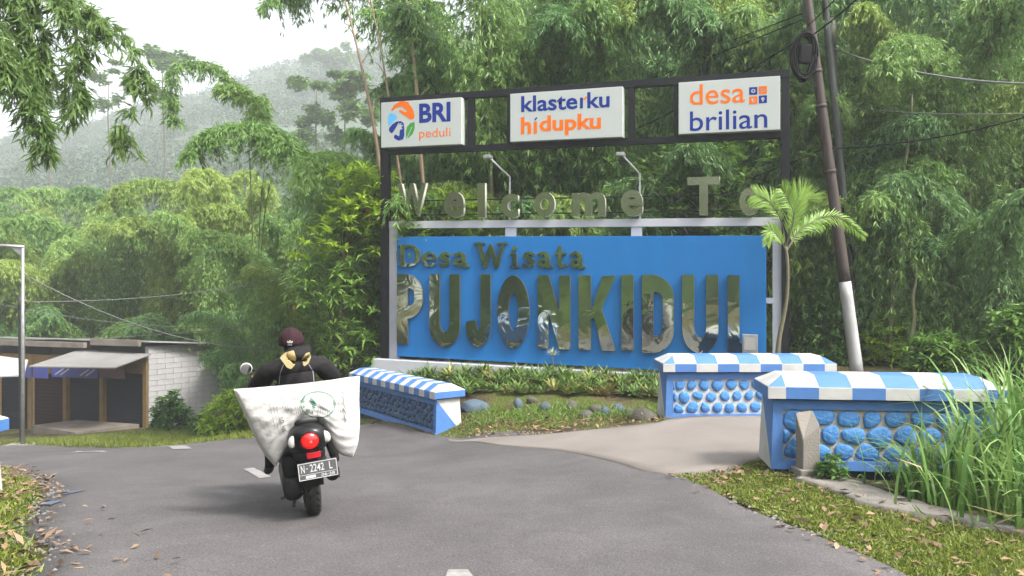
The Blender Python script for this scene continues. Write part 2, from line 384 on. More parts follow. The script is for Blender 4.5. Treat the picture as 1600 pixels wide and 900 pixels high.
M['bamboo1'] = leaf('bamboo_leaf', (.110, .235, .050), (.300, .440, .125))
M['bamboo2'] = leaf('bamboo_leaf_deep', (.078, .190, .055), (.225, .365, .125))
M['bamboo3'] = leaf('bamboo_leaf_yellowish', (.165, .265, .050), (.360, .470, .115))
M['plume'] = leaf('backlit_bamboo_leaf', (.085, .17, .04), (.20, .30, .09), transl=.45)
M['culm'] = mat('bamboo_culm', (.13, .16, .06), .5, col2=(.23, .21, .11), nscale=3, stretch=(1, 1, .25))
M['culm_dry'] = mat('dry_bamboo_culm', (.30, .20, .12), .7, col2=(.40, .30, .20), nscale=3, bump=.2)
M['bright'] = leaf('bright_new_leaf', (.19, .34, .028), (.42, .56, .06), transl=.4)
M['midgreen'] = leaf('broad_leaf', (.085, .19, .032), (.20, .32, .06))
M['dryleaf'] = leaf('dry_orange_leaf', (.32, .12, .03), (.42, .20, .06))
M['bark'] = mat('brown_bark', (.10, .075, .05), .9, col2=(.17, .14, .10), nscale=10, bump=.6, bscale=30)
M['palm'] = leaf('palm_leaflet', (.12, .25, .03), (.30, .45, .08))
M['palmtrunk'] = mat('palm_trunk', (.12, .12, .06), .8, col2=(.20, .17, .10), nscale=4, bump=.3)
M['grass'] = leaf('verge_grass', (.085, .14, .020), (.26, .29, .055), owt=0)
M['reed'] = leaf('tall_grass_blade', (.070, .19, .035), (.29, .42, .13), owt=.1)
M['litter'] = leaf('fallen_leaf', (.045, .026, .016), (.34, .22, .135), transl=.1, owt=0)
M['straw'] = leaf('dry_grass_blade', (.26, .20, .10), (.42, .34, .18), transl=.15)
M['gravel'] = mat('road_edge_gravel', (.10, .095, .09), .9, col2=(.24, .22, .20), island=True)
M['shrub'] = leaf('shrub_leaf', (.07, .17, .04), (.15, .28, .065))
M['bed1'] = leaf('rosette_leaf', (.07, .15, .035), (.17, .25, .06))
M['bed2'] = leaf('yellow_edged_rosette', (.15, .20, .04), (.34, .33, .10))
M['bed3'] = leaf('reddish_rosette', (.13, .07, .035), (.20, .20, .05))

# ---------------------------------------------------------------- ground, road, apron
def axis_list(lo, hi, fine0, fine1, fs, grow=1.22):
    a = list(np.arange(fine0, fine1 + 1e-6, fs)); s = fs
    while a[-1] < hi: s *= grow; a.append(min(a[-1] + s, hi))
    s = fs
    while a[0] > lo: s *= grow; a.insert(0, max(a[0] - s, lo))
    return np.array(a)
CTR = [(1.3, -24), (1.2, -12), (1.1, -5), (.55, 0), (-.25, 4.3), (-1.45, 7), (-3.04, 9.3), (-5.5, 12.1), (-8.3, 14.2), (-12, 16), (-18, 18.2), (-30, 21), (-42, 23)]
WL = [2.3, 2.3, 2.3, 2.3, 2.2, 2.5, 2.3, 2.1, 2.1, 2.2, 2.2, 2.2, 2.2]
WR = [2.3, 2.3, 2.3, 2.3, 2.42, 3.0, 3.4, 3.2, 2.7, 2.6, 2.5, 2.5, 2.5]
def resample(pts, n):
    pts = np.array(pts, float); k = len(pts); d = np.r_[0, np.cumsum(np.linalg.norm(np.diff(pts[:, :2], axis=0), axis=1))]
    t = np.linspace(0, d[-1], n); out = []
    for q in t:                                   # Catmull-Rom on arc length
        i = min(max(np.searchsorted(d, q) - 1, 0), k - 2); u = (q - d[i]) / (d[i + 1] - d[i])
        p0, p1, p2, p3 = pts[max(i - 1, 0)], pts[i], pts[i + 1], pts[min(i + 2, k - 1)]
        out.append(.5 * ((2 * p1) + (-p0 + p2) * u + (2 * p0 - 5 * p1 + 4 * p2 - p3) * u ** 2 + (-p0 + 3 * p1 - 3 * p2 + p3) * u ** 3))
    return np.array(out)
rc = resample([(*c, a, b) for c, a, b in zip(CTR, WL, WR)], 260)
rt = nrm(np.gradient(rc[:, :2], axis=0)); rn = np.stack([rt[:, 1], -rt[:, 0]], 1)     # rn points right
rngr = np.random.default_rng(5)
def wob(n, s, k=9):
    return np.interp(np.arange(n), np.linspace(0, n, n // k + 2), rngr.normal(size=n // k + 2)) * s
eL = rc[:, 2] + wob(260, .05, 4) + wob(260, .05, 2); eR = rc[:, 3] + wob(260, .05, 4) + wob(260, .05, 2)
def in_road(x, y, pad=0):
    d = (np.asarray(x)[..., None] - rc[:, 0]) ** 2 + (np.asarray(y)[..., None] - rc[:, 1]) ** 2
    i = d.argmin(-1); s = (np.asarray(x) - rc[i, 0]) * rn[i, 0] + (np.asarray(y) - rc[i, 1]) * rn[i, 1]
    return (s > -(rc[i, 2] + pad)) & (s < rc[i, 3] + pad)
# concrete apron between near and far edges
near = [G(700, 690), G(775, 697), G(870, 706), G(960, 724), G(1015, 741), G(1080, 742), G(1150, 730), G(1196, 716)]
near = [(v.x, v.y) for v in near] + [(3.2, 8.3), (6, 8.2), (13, 7.8), (20, 7.6)]
far = [G(702, 688), G(750, 687), G(820, 683), G(900, 676), G(980, 668), G(1030, 662), G(1046, 657)]
far = [(v.x, v.y) for v in far] + [(3.2, 10.9), (4.6, 10.9), (7, 10.6), (13, 10.3), (20, 10)]
nr, fr = resample(near, 90), resample(far, 90)
apron_poly = np.concatenate([nr, fr[::-1]])
def in_poly(x, y, poly):
    x = np.asarray(x, float); y = np.asarray(y, float); ins = np.zeros(x.shape, bool); n = len(poly)
    for i in range(n):
        a, b = poly[i], poly[(i + 1) % n]; c = (a[1] > y) != (b[1] > y)
        with np.errstate(all='ignore'): ins ^= c & (x < (b[0] - a[0]) * (y - a[1]) / (b[1] - a[1] + 1e-12) + a[0])
    return ins
def strip(edgeA, edgeB, n_across, lift, name, m, parent=None, kind=None, skirt=.1):
    k = len(edgeA); V, F = [], []
    for i in range(k):
        for j in range(n_across + 1):
            p = np.array(edgeA[i]) * (1 - j / n_across) + np.array(edgeB[i]) * j / n_across
            z = h(p[0], p[1]) + lift
            if j == 0 and skirt: V.append((p[0], p[1], z - skirt))
            V.append((p[0], p[1], z))
            if j == n_across and skirt: V.append((p[0], p[1], z - skirt))
    w = n_across + (3 if skirt else 1)
    for i in range(k - 1):
        for j in range(w - 1): F.append((i * w + j, i * w + j + 1, (i + 1) * w + j + 1, (i + 1) * w + j))
    mb = MB().add(V, F); me = mb.mesh(name, m, True); return link(name, me, parent, kind=kind)

xs, ys = axis_list(-420, 420, -15, 9, .3), axis_list(-420, 420, -3, 24, .3)
X, Y = np.meshgrid(xs, ys); Z = H(X.ravel(), Y.ravel()).reshape(X.shape)
rg = np.random.default_rng(3); nearm = (np.abs(X + 3) < 14) & (Y < 26) & (Y > -4)
Z = Z + rg.normal(size=Z.shape) * .018 * (nearm & ~in_road(X, Y, .35)) - .012
low = in_road(X, Y, -.45) | in_poly(X, Y, apron_poly)
Z = np.where(low, Z - .16, Z)
nx = len(xs); idx = np.arange(len(ys) * nx).reshape(len(ys), nx)
F = np.stack([idx[:-1, :-1], idx[:-1, 1:], idx[1:, 1:], idx[1:, :-1]], -1).reshape(-1, 4)
me = bpy.data.meshes.new('ground'); me.from_pydata(np.stack([X, Y, Z], -1).reshape(-1, 3).tolist(), [], F.tolist()); me.materials.append(M['soil'])
me.polygons.foreach_set('use_smooth', [True] * len(me.polygons)); link('ground', me, kind='structure')

sel = slice(0, 260)
A = rc[:, :2] - rn * eL[:, None]; B = rc[:, :2] + rn * eR[:, None]
road = strip(A, B, 14, .012, 'road', M['asphalt'], kind='structure', skirt=.12)
apron = strip(nr, fr, 10, .022, 'concrete_apron', M['apron'], kind='structure', skirt=.15)

def decal(pts_px, name, m, lift, parent, n=8):
    """a painted patch on the road: quad of four photo pixels (near-left, near-right, far-right, far-left)"""
    q = [G(*p) for p in pts_px]; V, F = [], []; mm = 3
    for i in range(n + 1):
        for j in range(mm + 1):
            a = q[0].lerp(q[3], i / n); b = q[1].lerp(q[2], i / n); c = a.lerp(b, j / mm)
            V.append((c.x, c.y, h(c.x, c.y) + lift))
    for i in range(n):
        for j in range(mm): F.append((i * (mm + 1) + j, i * (mm + 1) + j + 1, (i + 1) * (mm + 1) + j + 1, (i + 1) * (mm + 1) + j))
    return link(name, MB().add(V, F).mesh(name, m, True), parent)
decal([(690, 925), (752, 925), (731, 896), (700, 896)], 'lane_dash', M['paint'], .019, road)
decal([(405, 750), (424, 748), (396, 733), (380, 735)], 'lane_dash', M['paint'], .019, road)
decal([(270, 704), (300, 703), (275, 698), (246, 699)], 'lane_dash', M['paint'], .022, road)
decal([(110, 709), (168, 709), (160, 706), (120, 706)], 'lane_dash', M['paint'], .022, road)
decal([(88, 776), (100, 776), (134, 769), (118, 770)], 'paint_mark', M['paint_blue'], .019, road)
decal([(60, 793), (80, 792), (98, 786), (80, 786)], 'paint_mark', M['paint_blue'], .019, road)

# ---------------------------------------------------------------- far hill
def hill_z(x, y):
    px = 800 + x / np.maximum(y, 1) * FOCAL
    ridge = np.interp(px, [-600, 0, 200, 330, 420, 520, 620, 900, 1600], [40, 51, 62, 72, 78, 83, 88, 96, 80])
    t = np.clip((y - 48) / 232, 0, 1); t = t ** 1.15
    n = 2.2 * np.sin(x * .06 + 1) * np.sin(y * .045) + 1.4 * np.sin(x * .13 + y * .09)
    return -6 + (ridge + 6) * t + n * np.clip(t * 4, 0, 1) - np.clip(y - 290, 0, 200) * .3
hx, hy = np.linspace(-360, 160, 120), np.linspace(46, 390, 90)
HX, HY = np.meshgrid(hx, hy); HZ = hill_z(HX, HY); idx = np.arange(HX.size).reshape(HX.shape)
F = np.stack([idx[:-1, :-1], idx[:-1, 1:], idx[1:, 1:], idx[1:, :-1]], -1).reshape(-1, 4)
M['hill'] = mat('hillside_vegetation', (.05, .085, .055), .95, col2=(.10, .145, .075), nscale=.05, namt=.9, detail=8)
me = bpy.data.meshes.new('hill'); me.from_pydata(np.stack([HX, HY, HZ], -1).reshape(-1, 3).tolist(), [], F.tolist()); me.materials.append(M['hill'])
me.polygons.foreach_set('use_smooth', [True] * len(me.polygons)); link('hill', me, kind='structure')
rg = np.random.default_rng(11)
def far_wood():
    n = 4200; y = rg.uniform(95, 300, n); px = rg.uniform(-100, 720, n); x = (px - 800) / FOCAL * y
    keep = ~((y > 100) & (y < 185) & (np.sin(x * .035 + y * .05) > -.1)); x, y = x[keep], y[keep]; z = hill_z(x, y); n = len(x)
    s = rg.uniform(1.1, 2.4, n); k = 40
    c = np.stack([x, y, z + s * .7], 1)[:, None] + nrm(rg.normal(size=(n, k, 3))) * (rg.uniform(.35, 1, (n, k, 1)) * s[:, None, None]) * np.array([1, 1, .85])
    c = c.reshape(-1, 3); d = rg.normal(size=c.shape) + np.array([0, 0, -.3]); sz = np.repeat(s, k) * .55
    return npmesh('far_wood', leaves(c, d, sz * .7, sz * .42, rg), 4, leaf('far_wood_leaf', (.045, .085, .045), (.105, .155, .075)))
link('far_wood', far_wood(), kind='stuff')
# ================================================================= welcome sign
SA, SB = Vector((-2.42, 16.17, 0)), Vector((4.554, 13.75, 0))
SU = (SB - SA).normalized(); SN = Vector((SU.y, -SU.x, 0)); SYAW = math.atan2(SU.y, SU.x)     # SN points to the camera side
if SN.y > 0: SN = -SN
STILT = math.tan(R(.95))                      # the sign sags a little to the right
def S(px, py, off=0.0):
    """photo pixel -> (along, height) on the sign plane moved `off` metres towards the viewer"""
    r = ray(px, py); o = SA + SN * off; t = o.dot(SN) / r.dot(SN); p = r * t
    s_ = (p - SA).dot(SU); return s_, EYE + r.z * t + s_ * STILT
def SX(px, off=0.0): return S(px, 440, off)[0]
def SZ(px, py, off=0.0): return S(px, py, off)[1]
sign = thing('welcome_sign', 'large blue village welcome sign with mirror letters, white frame and three light boxes above', 'sign', SA, (0, 0, SYAW))
def sbox(name, x0, x1, y0, y1, z0, z1, m, bev=.004, parent=sign): return obj(name, MB().box(x0, x1, y0, y1, z0, z1, bev=bev), m, parent)
# blue board (front y = 0, local -y looks at the viewer)
bx0, bz0 = S(620, 558); bx1 = SX(1197); bz0 = SZ(800, 566); bz1 = SZ(900, 369)
sbox('blue_panel', bx0, bx1, 0, .10, bz0, bz1, M['blue'], .006)
# white plinth and frame
pz = S(600, 560, .12)[1]
sbox('plinth', SX(581, .16), bx1 + .35, -.16, .22, -.5, pz - .02, M['fwhite'], .01)
wx0, wx1 = SX(596), SX(617)
ztop = .5 * (SZ(600, 346) + SZ(1200, 338)); zlow = .5 * (SZ(600, 358) + SZ(1200, 350))
sbox('white_post', wx0, wx1, .12, .24, pz - .02, zlow, M['fwhite'])
rx0, rx1 = SX(1207), SX(1223)
sbox('white_post', rx0, rx1, .12, .24, pz - .02, zlow, M['fwhite'])
sbox('white_beam', wx0 - .01, rx1 + .01, .11, .25, zlow, ztop, M['fwhite'])
for a, b in ((786, 803), (984, 1001)): sbox('panel_bracket', SX(a), SX(b), .13, .2, bz1 - .05, zlow, M['fwhite'])
zc = SZ(610, 465); sbox('side_bracket', wx1 - .02, bx0 + .03, .11, .19, zc - .05, zc + .05, M['fwhite'])
zc = SZ(1200, 470); sbox('side_bracket', bx1 - .03, rx0 + .02, .11, .19, zc - .05, zc + .05, M['fwhite'])
# black upper frame
kx0, kx1 = SX(592), SX(604); kx2, kx3 = SX(1221), SX(1234)
zt1 = .5 * (SZ(592, 150) + SZ(1230, 109)); zt0 = zt1 - .13
zb1 = .5 * (SZ(592, 231) + SZ(1230, 205)); zb0 = zb1 - .12
sbox('black_post', kx0, kx1, .06, .2, -.4, zt0, M['black'])
sbox('black_post', kx2, kx3, .06, .2, -.4, zt0, M['black'])
sbox('black_beam', kx0 - .005, kx3 + .005, .05, .21, zt0, zt1, M['black'])
sbox('black_beam', kx1, kx2, .07, .19, zb0, zb1, M['black'])
for a, b in ((728, 738), (790, 795), (980, 990), (1052, 1058)): sbox('black_upright', SX(a), SX(b), .08, .18, zb1, zt0, M['black'])
for py in (314, 336): 
    z = SZ(604, py); sbox('letter_rail', kx1, kx2, .10, .125, z - .012, z + .012, M['black'], 0)
# light boxes
lights = []
for a, b in ((593, 721), (797, 973), (1060, 1219)):
    x0, x1 = SX(a, .06) , SX(b, .06)
    if a == 593: x0 = kx1 - .10
    lights.append((x0, x1, obj('light_box', MB().box(x0, x1, -.06, .16, zb1 + .004, zt0 - .004, bev=.012), M['acrylic'], sign)))
def onbox(k, px0, py0, px1, py1):
    """pixel rectangle on the light-box front -> local box"""
    pm = (px0 + px1) / 2; return SX(px0, .06), SX(px1, .06), SZ(px0, py1, .06), SZ(px1, py0, .06)
def print_text(s, k, px0, yb0, yt0, px1, yb1, yt1, m, bold):
    z0 = .5 * (SZ(px0, yb0, .06) + SZ(px1, yb1, .06)); z1 = .5 * (SZ(px0, yt0, .06) + SZ(px1, yt1, .06))
    link('lettering', textmesh(s, 'lettering', m, 0, bold, (SX(px0, .06), SX(px1, .06), z0, z1)), lights[k][2], (0, -.063, 0))
print_text('BRI', 0, 655, 192, 162, 704, 190, 159, M['navy'], .035)
print_text('peduli', 0, 655, 220, 203, 704, 217, 198, M['orange'], .0)
print_text('klaste', 1, 814.4, 175, 150.5, 902.4, 171, 144.5, M['navy'], .022)
print_text('\u0131', 1, 906.3, 169.5, 152.5, 911, 169.5, 152.5, M['navy'], .022)
print_text('ku', 1, 917.6, 169.5, 144, 952.6, 168, 142, M['navy'], .022)
print_text('h', 1, 814, 210, 183, 830, 209, 182, M['orange'], .03)
print_text('\u0131', 1, 834, 209, 190, 839, 209, 190, M['orange'], .03)
print_text('dupku', 1, 843, 214, 181, 939, 208, 176, M['orange'], .03)
print_text('desa', 2, 1078, 164, 133, 1164, 161, 127, M['orange'], .005)
print_text('brilian', 2, 1078, 205, 174, 1199, 200, 168, M['navy'], .005)
ZK = .5 * (SA.y + SB.y) / FOCAL / ((SX(905, .06) - SX(895, .06)) / 10)       # height of a pixel / width of a pixel on the sign
def logo(k, f, x, z, m, y=-.063):
    me = f.build('emblem', m, 0); link('emblem', me, lights[k][2], (x, y, z)).scale = (1, 1, ZK)
lx, lz = SX(605, .06), SZ(628, 221, .06)      # emblem box lower-left; about 45 x 56 px
u = (SX(651, .06) - lx) / 46                  # one photo pixel
def T(pts): return [(a * u, b * u) for a, b in pts]
f = F2(46 * u, 58 * u, .6 * u)                # orange hand, top
f.stroke(T([(8, 46), (13, 51), (22, 54), (30, 52)]), [1.6 * u, 2.6 * u, 4 * u, 4.5 * u])
f.poly(T([(22, 57), (31, 55), (38, 49), (42, 41), (43, 34), (41, 31), (36, 31), (19, 42.5), (18.5, 45), (21, 45.5), (29, 41.5), (31.5, 42.5), (24, 49.5)]))
logo(0, f, lx, lz, M['orange'])
f = F2(46 * u, 58 * u, .6 * u)                # light blue hand, left
f.poly(T([(2, 38), (5, 41.5), (9, 42), (8, 39.5), (15, 41), (10, 37), (18, 38), (11, 34), (18, 35.5), (12, 31), (8, 27), (3, 22.5), (1.5, 30)]))
logo(0, f, lx, lz, M['sky_print'])
f = F2(46 * u, 58 * u, .6 * u)                # navy hand, bottom
f.poly(T([(3, 16), (3, 20), (8, 25), (15, 29), (22, 29), (26, 26), (27, 18), (27, 8), (25, 3), (18, 1.5), (11, 5), (11, 9), (14, 10.5), (17, 8), (19, 12), (12, 16), (7, 12)]))
f.poly(T([(9, 13), (15, 22), (18, 27), (19.5, 26.5), (18.5, 23.5), (21.5, 26.5), (23, 25.5), (21, 22.5), (24.5, 24), (25, 22.5), (21.5, 19.5), (24, 19.5), (24, 18), (20, 16.5), (19, 7), (16, 10)]), True)
logo(0, f, lx, lz, M['navy'])
f = F2(46 * u, 58 * u, .6 * u)                # green leaf
f.poly(T([(30, 3), (29.5, 13), (31, 20), (36, 25.5), (43, 27), (43, 18), (40, 10), (34, 5)])).stroke(T([(30, 2), (39, 20)]), .5 * u, True)
logo(0, f, lx, lz, M['green_print'])
u2 = (SX(1199, .06) - SX(1170, .06)) / 29
for i, (cx, cz, m) in enumerate(((1177, 142, 'navy'), (1192, 140.5, 'orange'), (1177, 156.5, 'orange'), (1192, 155, 'navy'))):
    f = F2(14 * u2, 14 * u2, .5 * u2); f.rect(1.5 * u2, 12.5 * u2, 1.5 * u2, 12.5 * u2); f.f -= .9 * u2
    if i == 0: f.ell(7 * u2, 7 * u2, 3.4 * u2, 3.4 * u2, True).ell(7 * u2, 7 * u2, 1.5 * u2, 1.5 * u2)
    if i == 1:
        for r_ in (2, 4.4, 6.8): f.stroke([(3.4 * u2 + a, 3.6 * u2 + b) for a, b in arc(0, 0, r_ * u2, r_ * u2, 5, 85)], .55 * u2, True)
    if i == 2: f.poly([(a * u2, b * u2) for a, b in ((4, 10.5), (7, 11), (10, 10.5), (9.6, 6), (7, 3), (4.4, 6))], True).poly([(a * u2, b * u2) for a, b in ((7.3, 10), (9.2, 9.7), (8.8, 6.3), (7.3, 4.6))])
    if i == 3: f.ell(7 * u2, 8 * u2, 2.6 * u2, 2.6 * u2, True).rect(5.9 * u2, 8.1 * u2, 3.2 * u2, 6 * u2, True)
    logo(2, f, SX(cx, .06) - 7 * u2, SZ(cx, cz, .06) - 7 * u2, M[m])
f = F2(8 * u, 8 * u, .5 * u); f.stroke([(1.5 * u, 1 * u), (4 * u, 4 * u)], [1 * u, 1.2 * u]); logo(1, f, SX(910.8, .06), SZ(911, 157, .06), M['orange'])
f = F2(8 * u, 8 * u, .5 * u); f.stroke([(1.5 * u, 1 * u), (3.4 * u, 3.4 * u)], [.9 * u, 1.1 * u]); logo(1, f, SX(834.5, .06), SZ(835, 188.5, .06), M['navy'])
# mirror letters "Welcome To" on the rails
for ch, a, b, yt, yb in (('W', 621, 668, 287, 338), ('e', 693, 727, 300, 340), ('l', 746, 760, 286, 340), ('c', 783, 812, 303, 340), ('o', 835, 869, 300, 339),
                         ('m', 893, 948, 301, 338), ('e', 970, 1007, 297, 338), ('T', 1074, 1127, 277, 336), ('o', 1155, 1190, 294, 336)):
    o = .02; x0, x1 = SX(a, o), SX(b, o) - .03
    me = textmesh(ch, 'letter', M['chrome_small'], .10, .032, (x0, x1, SZ(a, yb, o), SZ(a, yt, o)))
    me.materials.append(M['chrome_side'])
    for p in me.polygons: p.material_index = 0 if abs(p.normal.y) > .7 else 1
    link('letter', me, sign, (0, -.02, 0))
# big condensed mirror letters
def glyph(ch, w, hh):
    f = F2(w, hh, .02); t = .33 * w if ch != 'I' else w; X_, Z_ = w, hh
    rnd = lambda cx, cz, rx, rz, sub=False: f.ell(cx, cz, rx, rz, sub)
    def bowl(x0, x1, z0, z1, sub=False):          # D-shaped right side
        r = min((z1 - z0) / 2, (x1 - x0) * .75); n = 10
        pts = [(x0, z0), (x1 - r, z0)] + arc(x1 - r, z0 + r, r, r, -90, 0, n) + arc(x1 - r, z1 - r, r, r, 0, 90, n) + [(x0, z1)]
        f.poly(pts, sub)
    if ch == 'P': f.rect(0, .42 * w, 0, hh); bowl(.1 * w, w, .36 * hh, hh); f2 = f; bowl(.42 * w, .68 * w, .55 * hh, .80 * hh, True)
    if ch == 'U':
        r = w / 2; f.poly([(0, hh), (0, .3 * hh)] + arc(r, .3 * hh, r, .3 * hh, 180, 360, 16) + [(w, hh)])
        f.poly([(t, hh * 1.1), (t, .34 * hh)] + arc(r, .34 * hh, r - t, .14 * hh, 180, 360, 12) + [(w - t, hh * 1.1)], True)
    if ch == 'J':
        a = .40 * w
        f.poly([(w - a, hh), (w, hh), (w, .28 * hh)] + arc(w / 2, .28 * hh, w / 2, .28 * hh, 0, -180, 16) + [(0, .34 * hh), (w - a, .38 * hh), (w - a, .3 * hh)])
        f.poly([(w - a, .40 * hh), (w - a, .28 * hh)] + arc(w * .52, .28 * hh, w * .09, .05 * hh, 0, -180, 8) + [(.40 * w, .33 * hh), (.40 * w, .40 * hh)], True)
    if ch == 'O': f.ell(w / 2, hh / 2, w / 2, hh / 2); f.ell(w / 2, hh / 2, w / 2 - .34 * w, hh / 2 - .24 * hh, True)
    if ch == 'N': f.rect(0, t, 0, hh).rect(w - t, w, 0, hh).poly([(0, hh), (t, hh), (w, 0), (w - t, 0)])
    if ch == 'K': f.rect(0, .33 * w, 0, hh).poly([(.28 * w, .42 * hh), (.66 * w, hh), (w, hh), (.52 * w, .44 * hh)]).poly([(.36 * w, .58 * hh), (.58 * w, .62 * hh), (w, 0), (.64 * w, 0)])
    if ch == 'I': f.rect(0, w, 0, hh)
    if ch == 'D': f.rect(0, .4 * w, 0, hh); bowl(.05 * w, w, 0, hh); bowl(.36 * w, .66 * w, .22 * hh, .78 * hh, True)
    if ch == 'L': f.rect(0, .40 * w, 0, hh).rect(0, w, 0, .13 * hh)
    return f
for ch, a, b, yt, yb in (('P', 620, 662, 428, 537), ('U', 671, 720, 428, 541), ('J', 728, 768, 428, 541), ('O', 777, 829, 430, 543), ('N', 840, 893, 430, 544),
                         ('K', 904, 964, 430, 546), ('I', 971, 992, 429, 547), ('D', 1003, 1055, 429, 551), ('U', 1066, 1125, 429, 551), ('L', 1137, 1186, 430, 551)):
    o = .07; x0, x1 = SX(a, o), SX(b, o) - .03; z0, z1 = SZ(a, yb, o), SZ(a, yt, o)
    me = glyph(ch, x1 - x0, z1 - z0).build('letter', [M['chrome'], M['chrome_rim']], .068, None, 1)
    link('letter', me, sign, (x0, -.07, z0))
# serif "Desa Wisata"
def serif(ch, w, hh):
    f = F2(w, hh, .0125); t = .05; s = .022
    def foot(x0, x1, z): f.rect(max(x0, 0), min(x1, w), z, z + s * 1.6)
    if ch == 'D': f.rect(.12 * w, .12 * w + 2 * t, 0, hh); f.ell(.46 * w, hh / 2, .54 * w, hh / 2); f.ell(.50 * w, hh / 2, .28 * w, hh * .38, True); f.rect(.12 * w, .12 * w + .09, 0, hh); f.rect(0, .12 * w, s * 1.6, hh - s * 1.6, True); foot(0, .5 * w, 0); foot(0, .5 * w, hh - s * 1.6)
    if ch == 'e': f.ell(w / 2, hh / 2, w / 2, hh / 2); f.ell(w * .55, hh / 2, w * .26, hh * .36, True); f.rect(.62 * w, w * 1.1, .26 * hh, .46 * hh, True); f.rect(.1 * w, .95 * w, .46 * hh, .60 * hh)
    if ch == 's': f.stroke([(.86 * w, .80 * hh), (.6 * w, .90 * hh), (.3 * w, .84 * hh), (.26 * w, .66 * hh), (.52 * w, .54 * hh), (.78 * w, .40 * hh), (.76 * w, .2 * hh), (.45 * w, .10 * hh), (.15 * w, .20 * hh)], [.028, .028, .034, .042, .05, .042, .036, .03, .03])
    if ch == 'a': f.stroke([(.16 * w, .78 * hh), (.4 * w, .9 * hh), (.62 * w, .82 * hh), (.68 * w, .6 * hh), (.68 * w, .12 * hh), (.94 * w, .08 * hh)], [.034, .03, .038, .045, .045, .026]); f.stroke([(.66 * w, .56 * hh), (.3 * w, .46 * hh), (.18 * w, .26 * hh), (.36 * w, .12 * hh), (.66 * w, .26 * hh)], [.026, .03, .04, .034, .026])
    if ch == 'W': f.stroke([(.16 * w, hh * .95), (.33 * w, .06 * hh), (.50 * w, .9 * hh), (.67 * w, .06 * hh), (.86 * w, .95 * hh)], [.042, .05, .03, .05, .03]); foot(0, .34 * w, hh - s * 1.6); foot(.68 * w, w, hh - s * 1.6)
    if ch == 'i': f.rect(.3 * w, .3 * w + .085, 0, .68 * hh); f.ell(.3 * w + .042, .88 * hh, .05, .05); foot(0, w, 0); foot(.05 * w, .5 * w, .68 * hh - s * 1.6)
    if ch == 't': f.stroke([(.42 * w, .96 * hh), (.42 * w, .2 * hh), (.6 * w, .08 * hh), (.92 * w, .14 * hh)], [.035, .045, .035, .024]); f.rect(.02 * w, .95 * w, .62 * hh, .72 * hh)
    return f
for ch, a, b, yt in (('D', 621, 657, 382), ('e', 659, 682, 393), ('s', 684, 704, 393), ('a', 706, 733, 393), ('W', 740, 793, 379), ('i', 796, 812, 384),
                     ('s', 815, 836, 392), ('a', 838, 863, 392), ('t', 866, 886, 385), ('a', 889, 914, 392)):
    o = .05; x0, x1 = SX(a, o), SX(b, o); z0, z1 = SZ(760, 418, o), SZ(a, yt, o)
    me = serif(ch, x1 - x0, z1 - z0).build('letter', [M['chrome'], M['chrome_rim']], .048, None, 1)
    link('letter', me, sign, (x0, -.05, z0))
# bent lamp arms behind the letters and the small flood light
for a in ((792, 345, 792, 275, 765, 246), (997, 345, 997, 270, 972, 242)):
    p = [(SX(a[0]), .18, SZ(a[0], a[1])), (SX(a[2]), .18, SZ(a[2], a[3])), (SX(a[4]), -.05, SZ(a[4], a[5]))]
    arm = obj('lamp_arm', MB().tube(p, .021, 8), M['greymetal'], sign)
    obj('lamp_head', MB().box(p[2][0] - .09, p[2][0] + .06, -.12, .04, p[2][2] - .03, p[2][2] + .04, bev=.01), M['greymetal'], arm)
fl = obj('flood_light', MB().box(SX(1160, .15), SX(1184, .15), -.22, -.10, SZ(1160, 551, .15), SZ(1160, 522, .15), bev=.01), M['greymetal'], sign)
M['glass'] = mat('lamp_glass', (.5, .5, .48), .1, spec=.8)
obj('lens', MB().box(SX(1163, .15), SX(1181, .15), -.225, -.22, SZ(1160, 546, .15), SZ(1160, 526, .15)), M['glass'], fl)
obj('flood_light_arm', MB().tube([(SX(1172), .0, SZ(1172, 540)), (SX(1172), -.12, SZ(1172, 540))], .02), M['greymetal'], sign)

def rack(o, x=0.0):                            # the whole frame has sagged a little towards its right end
    for c in o.children:
        X_ = x + c.location.x
        if c.data:
            for v in c.data.vertices: v.co.z -= (X_ + v.co.x) * STILT / c.scale.z
            c.data.update()
        rack(c, X_)
rack(sign)

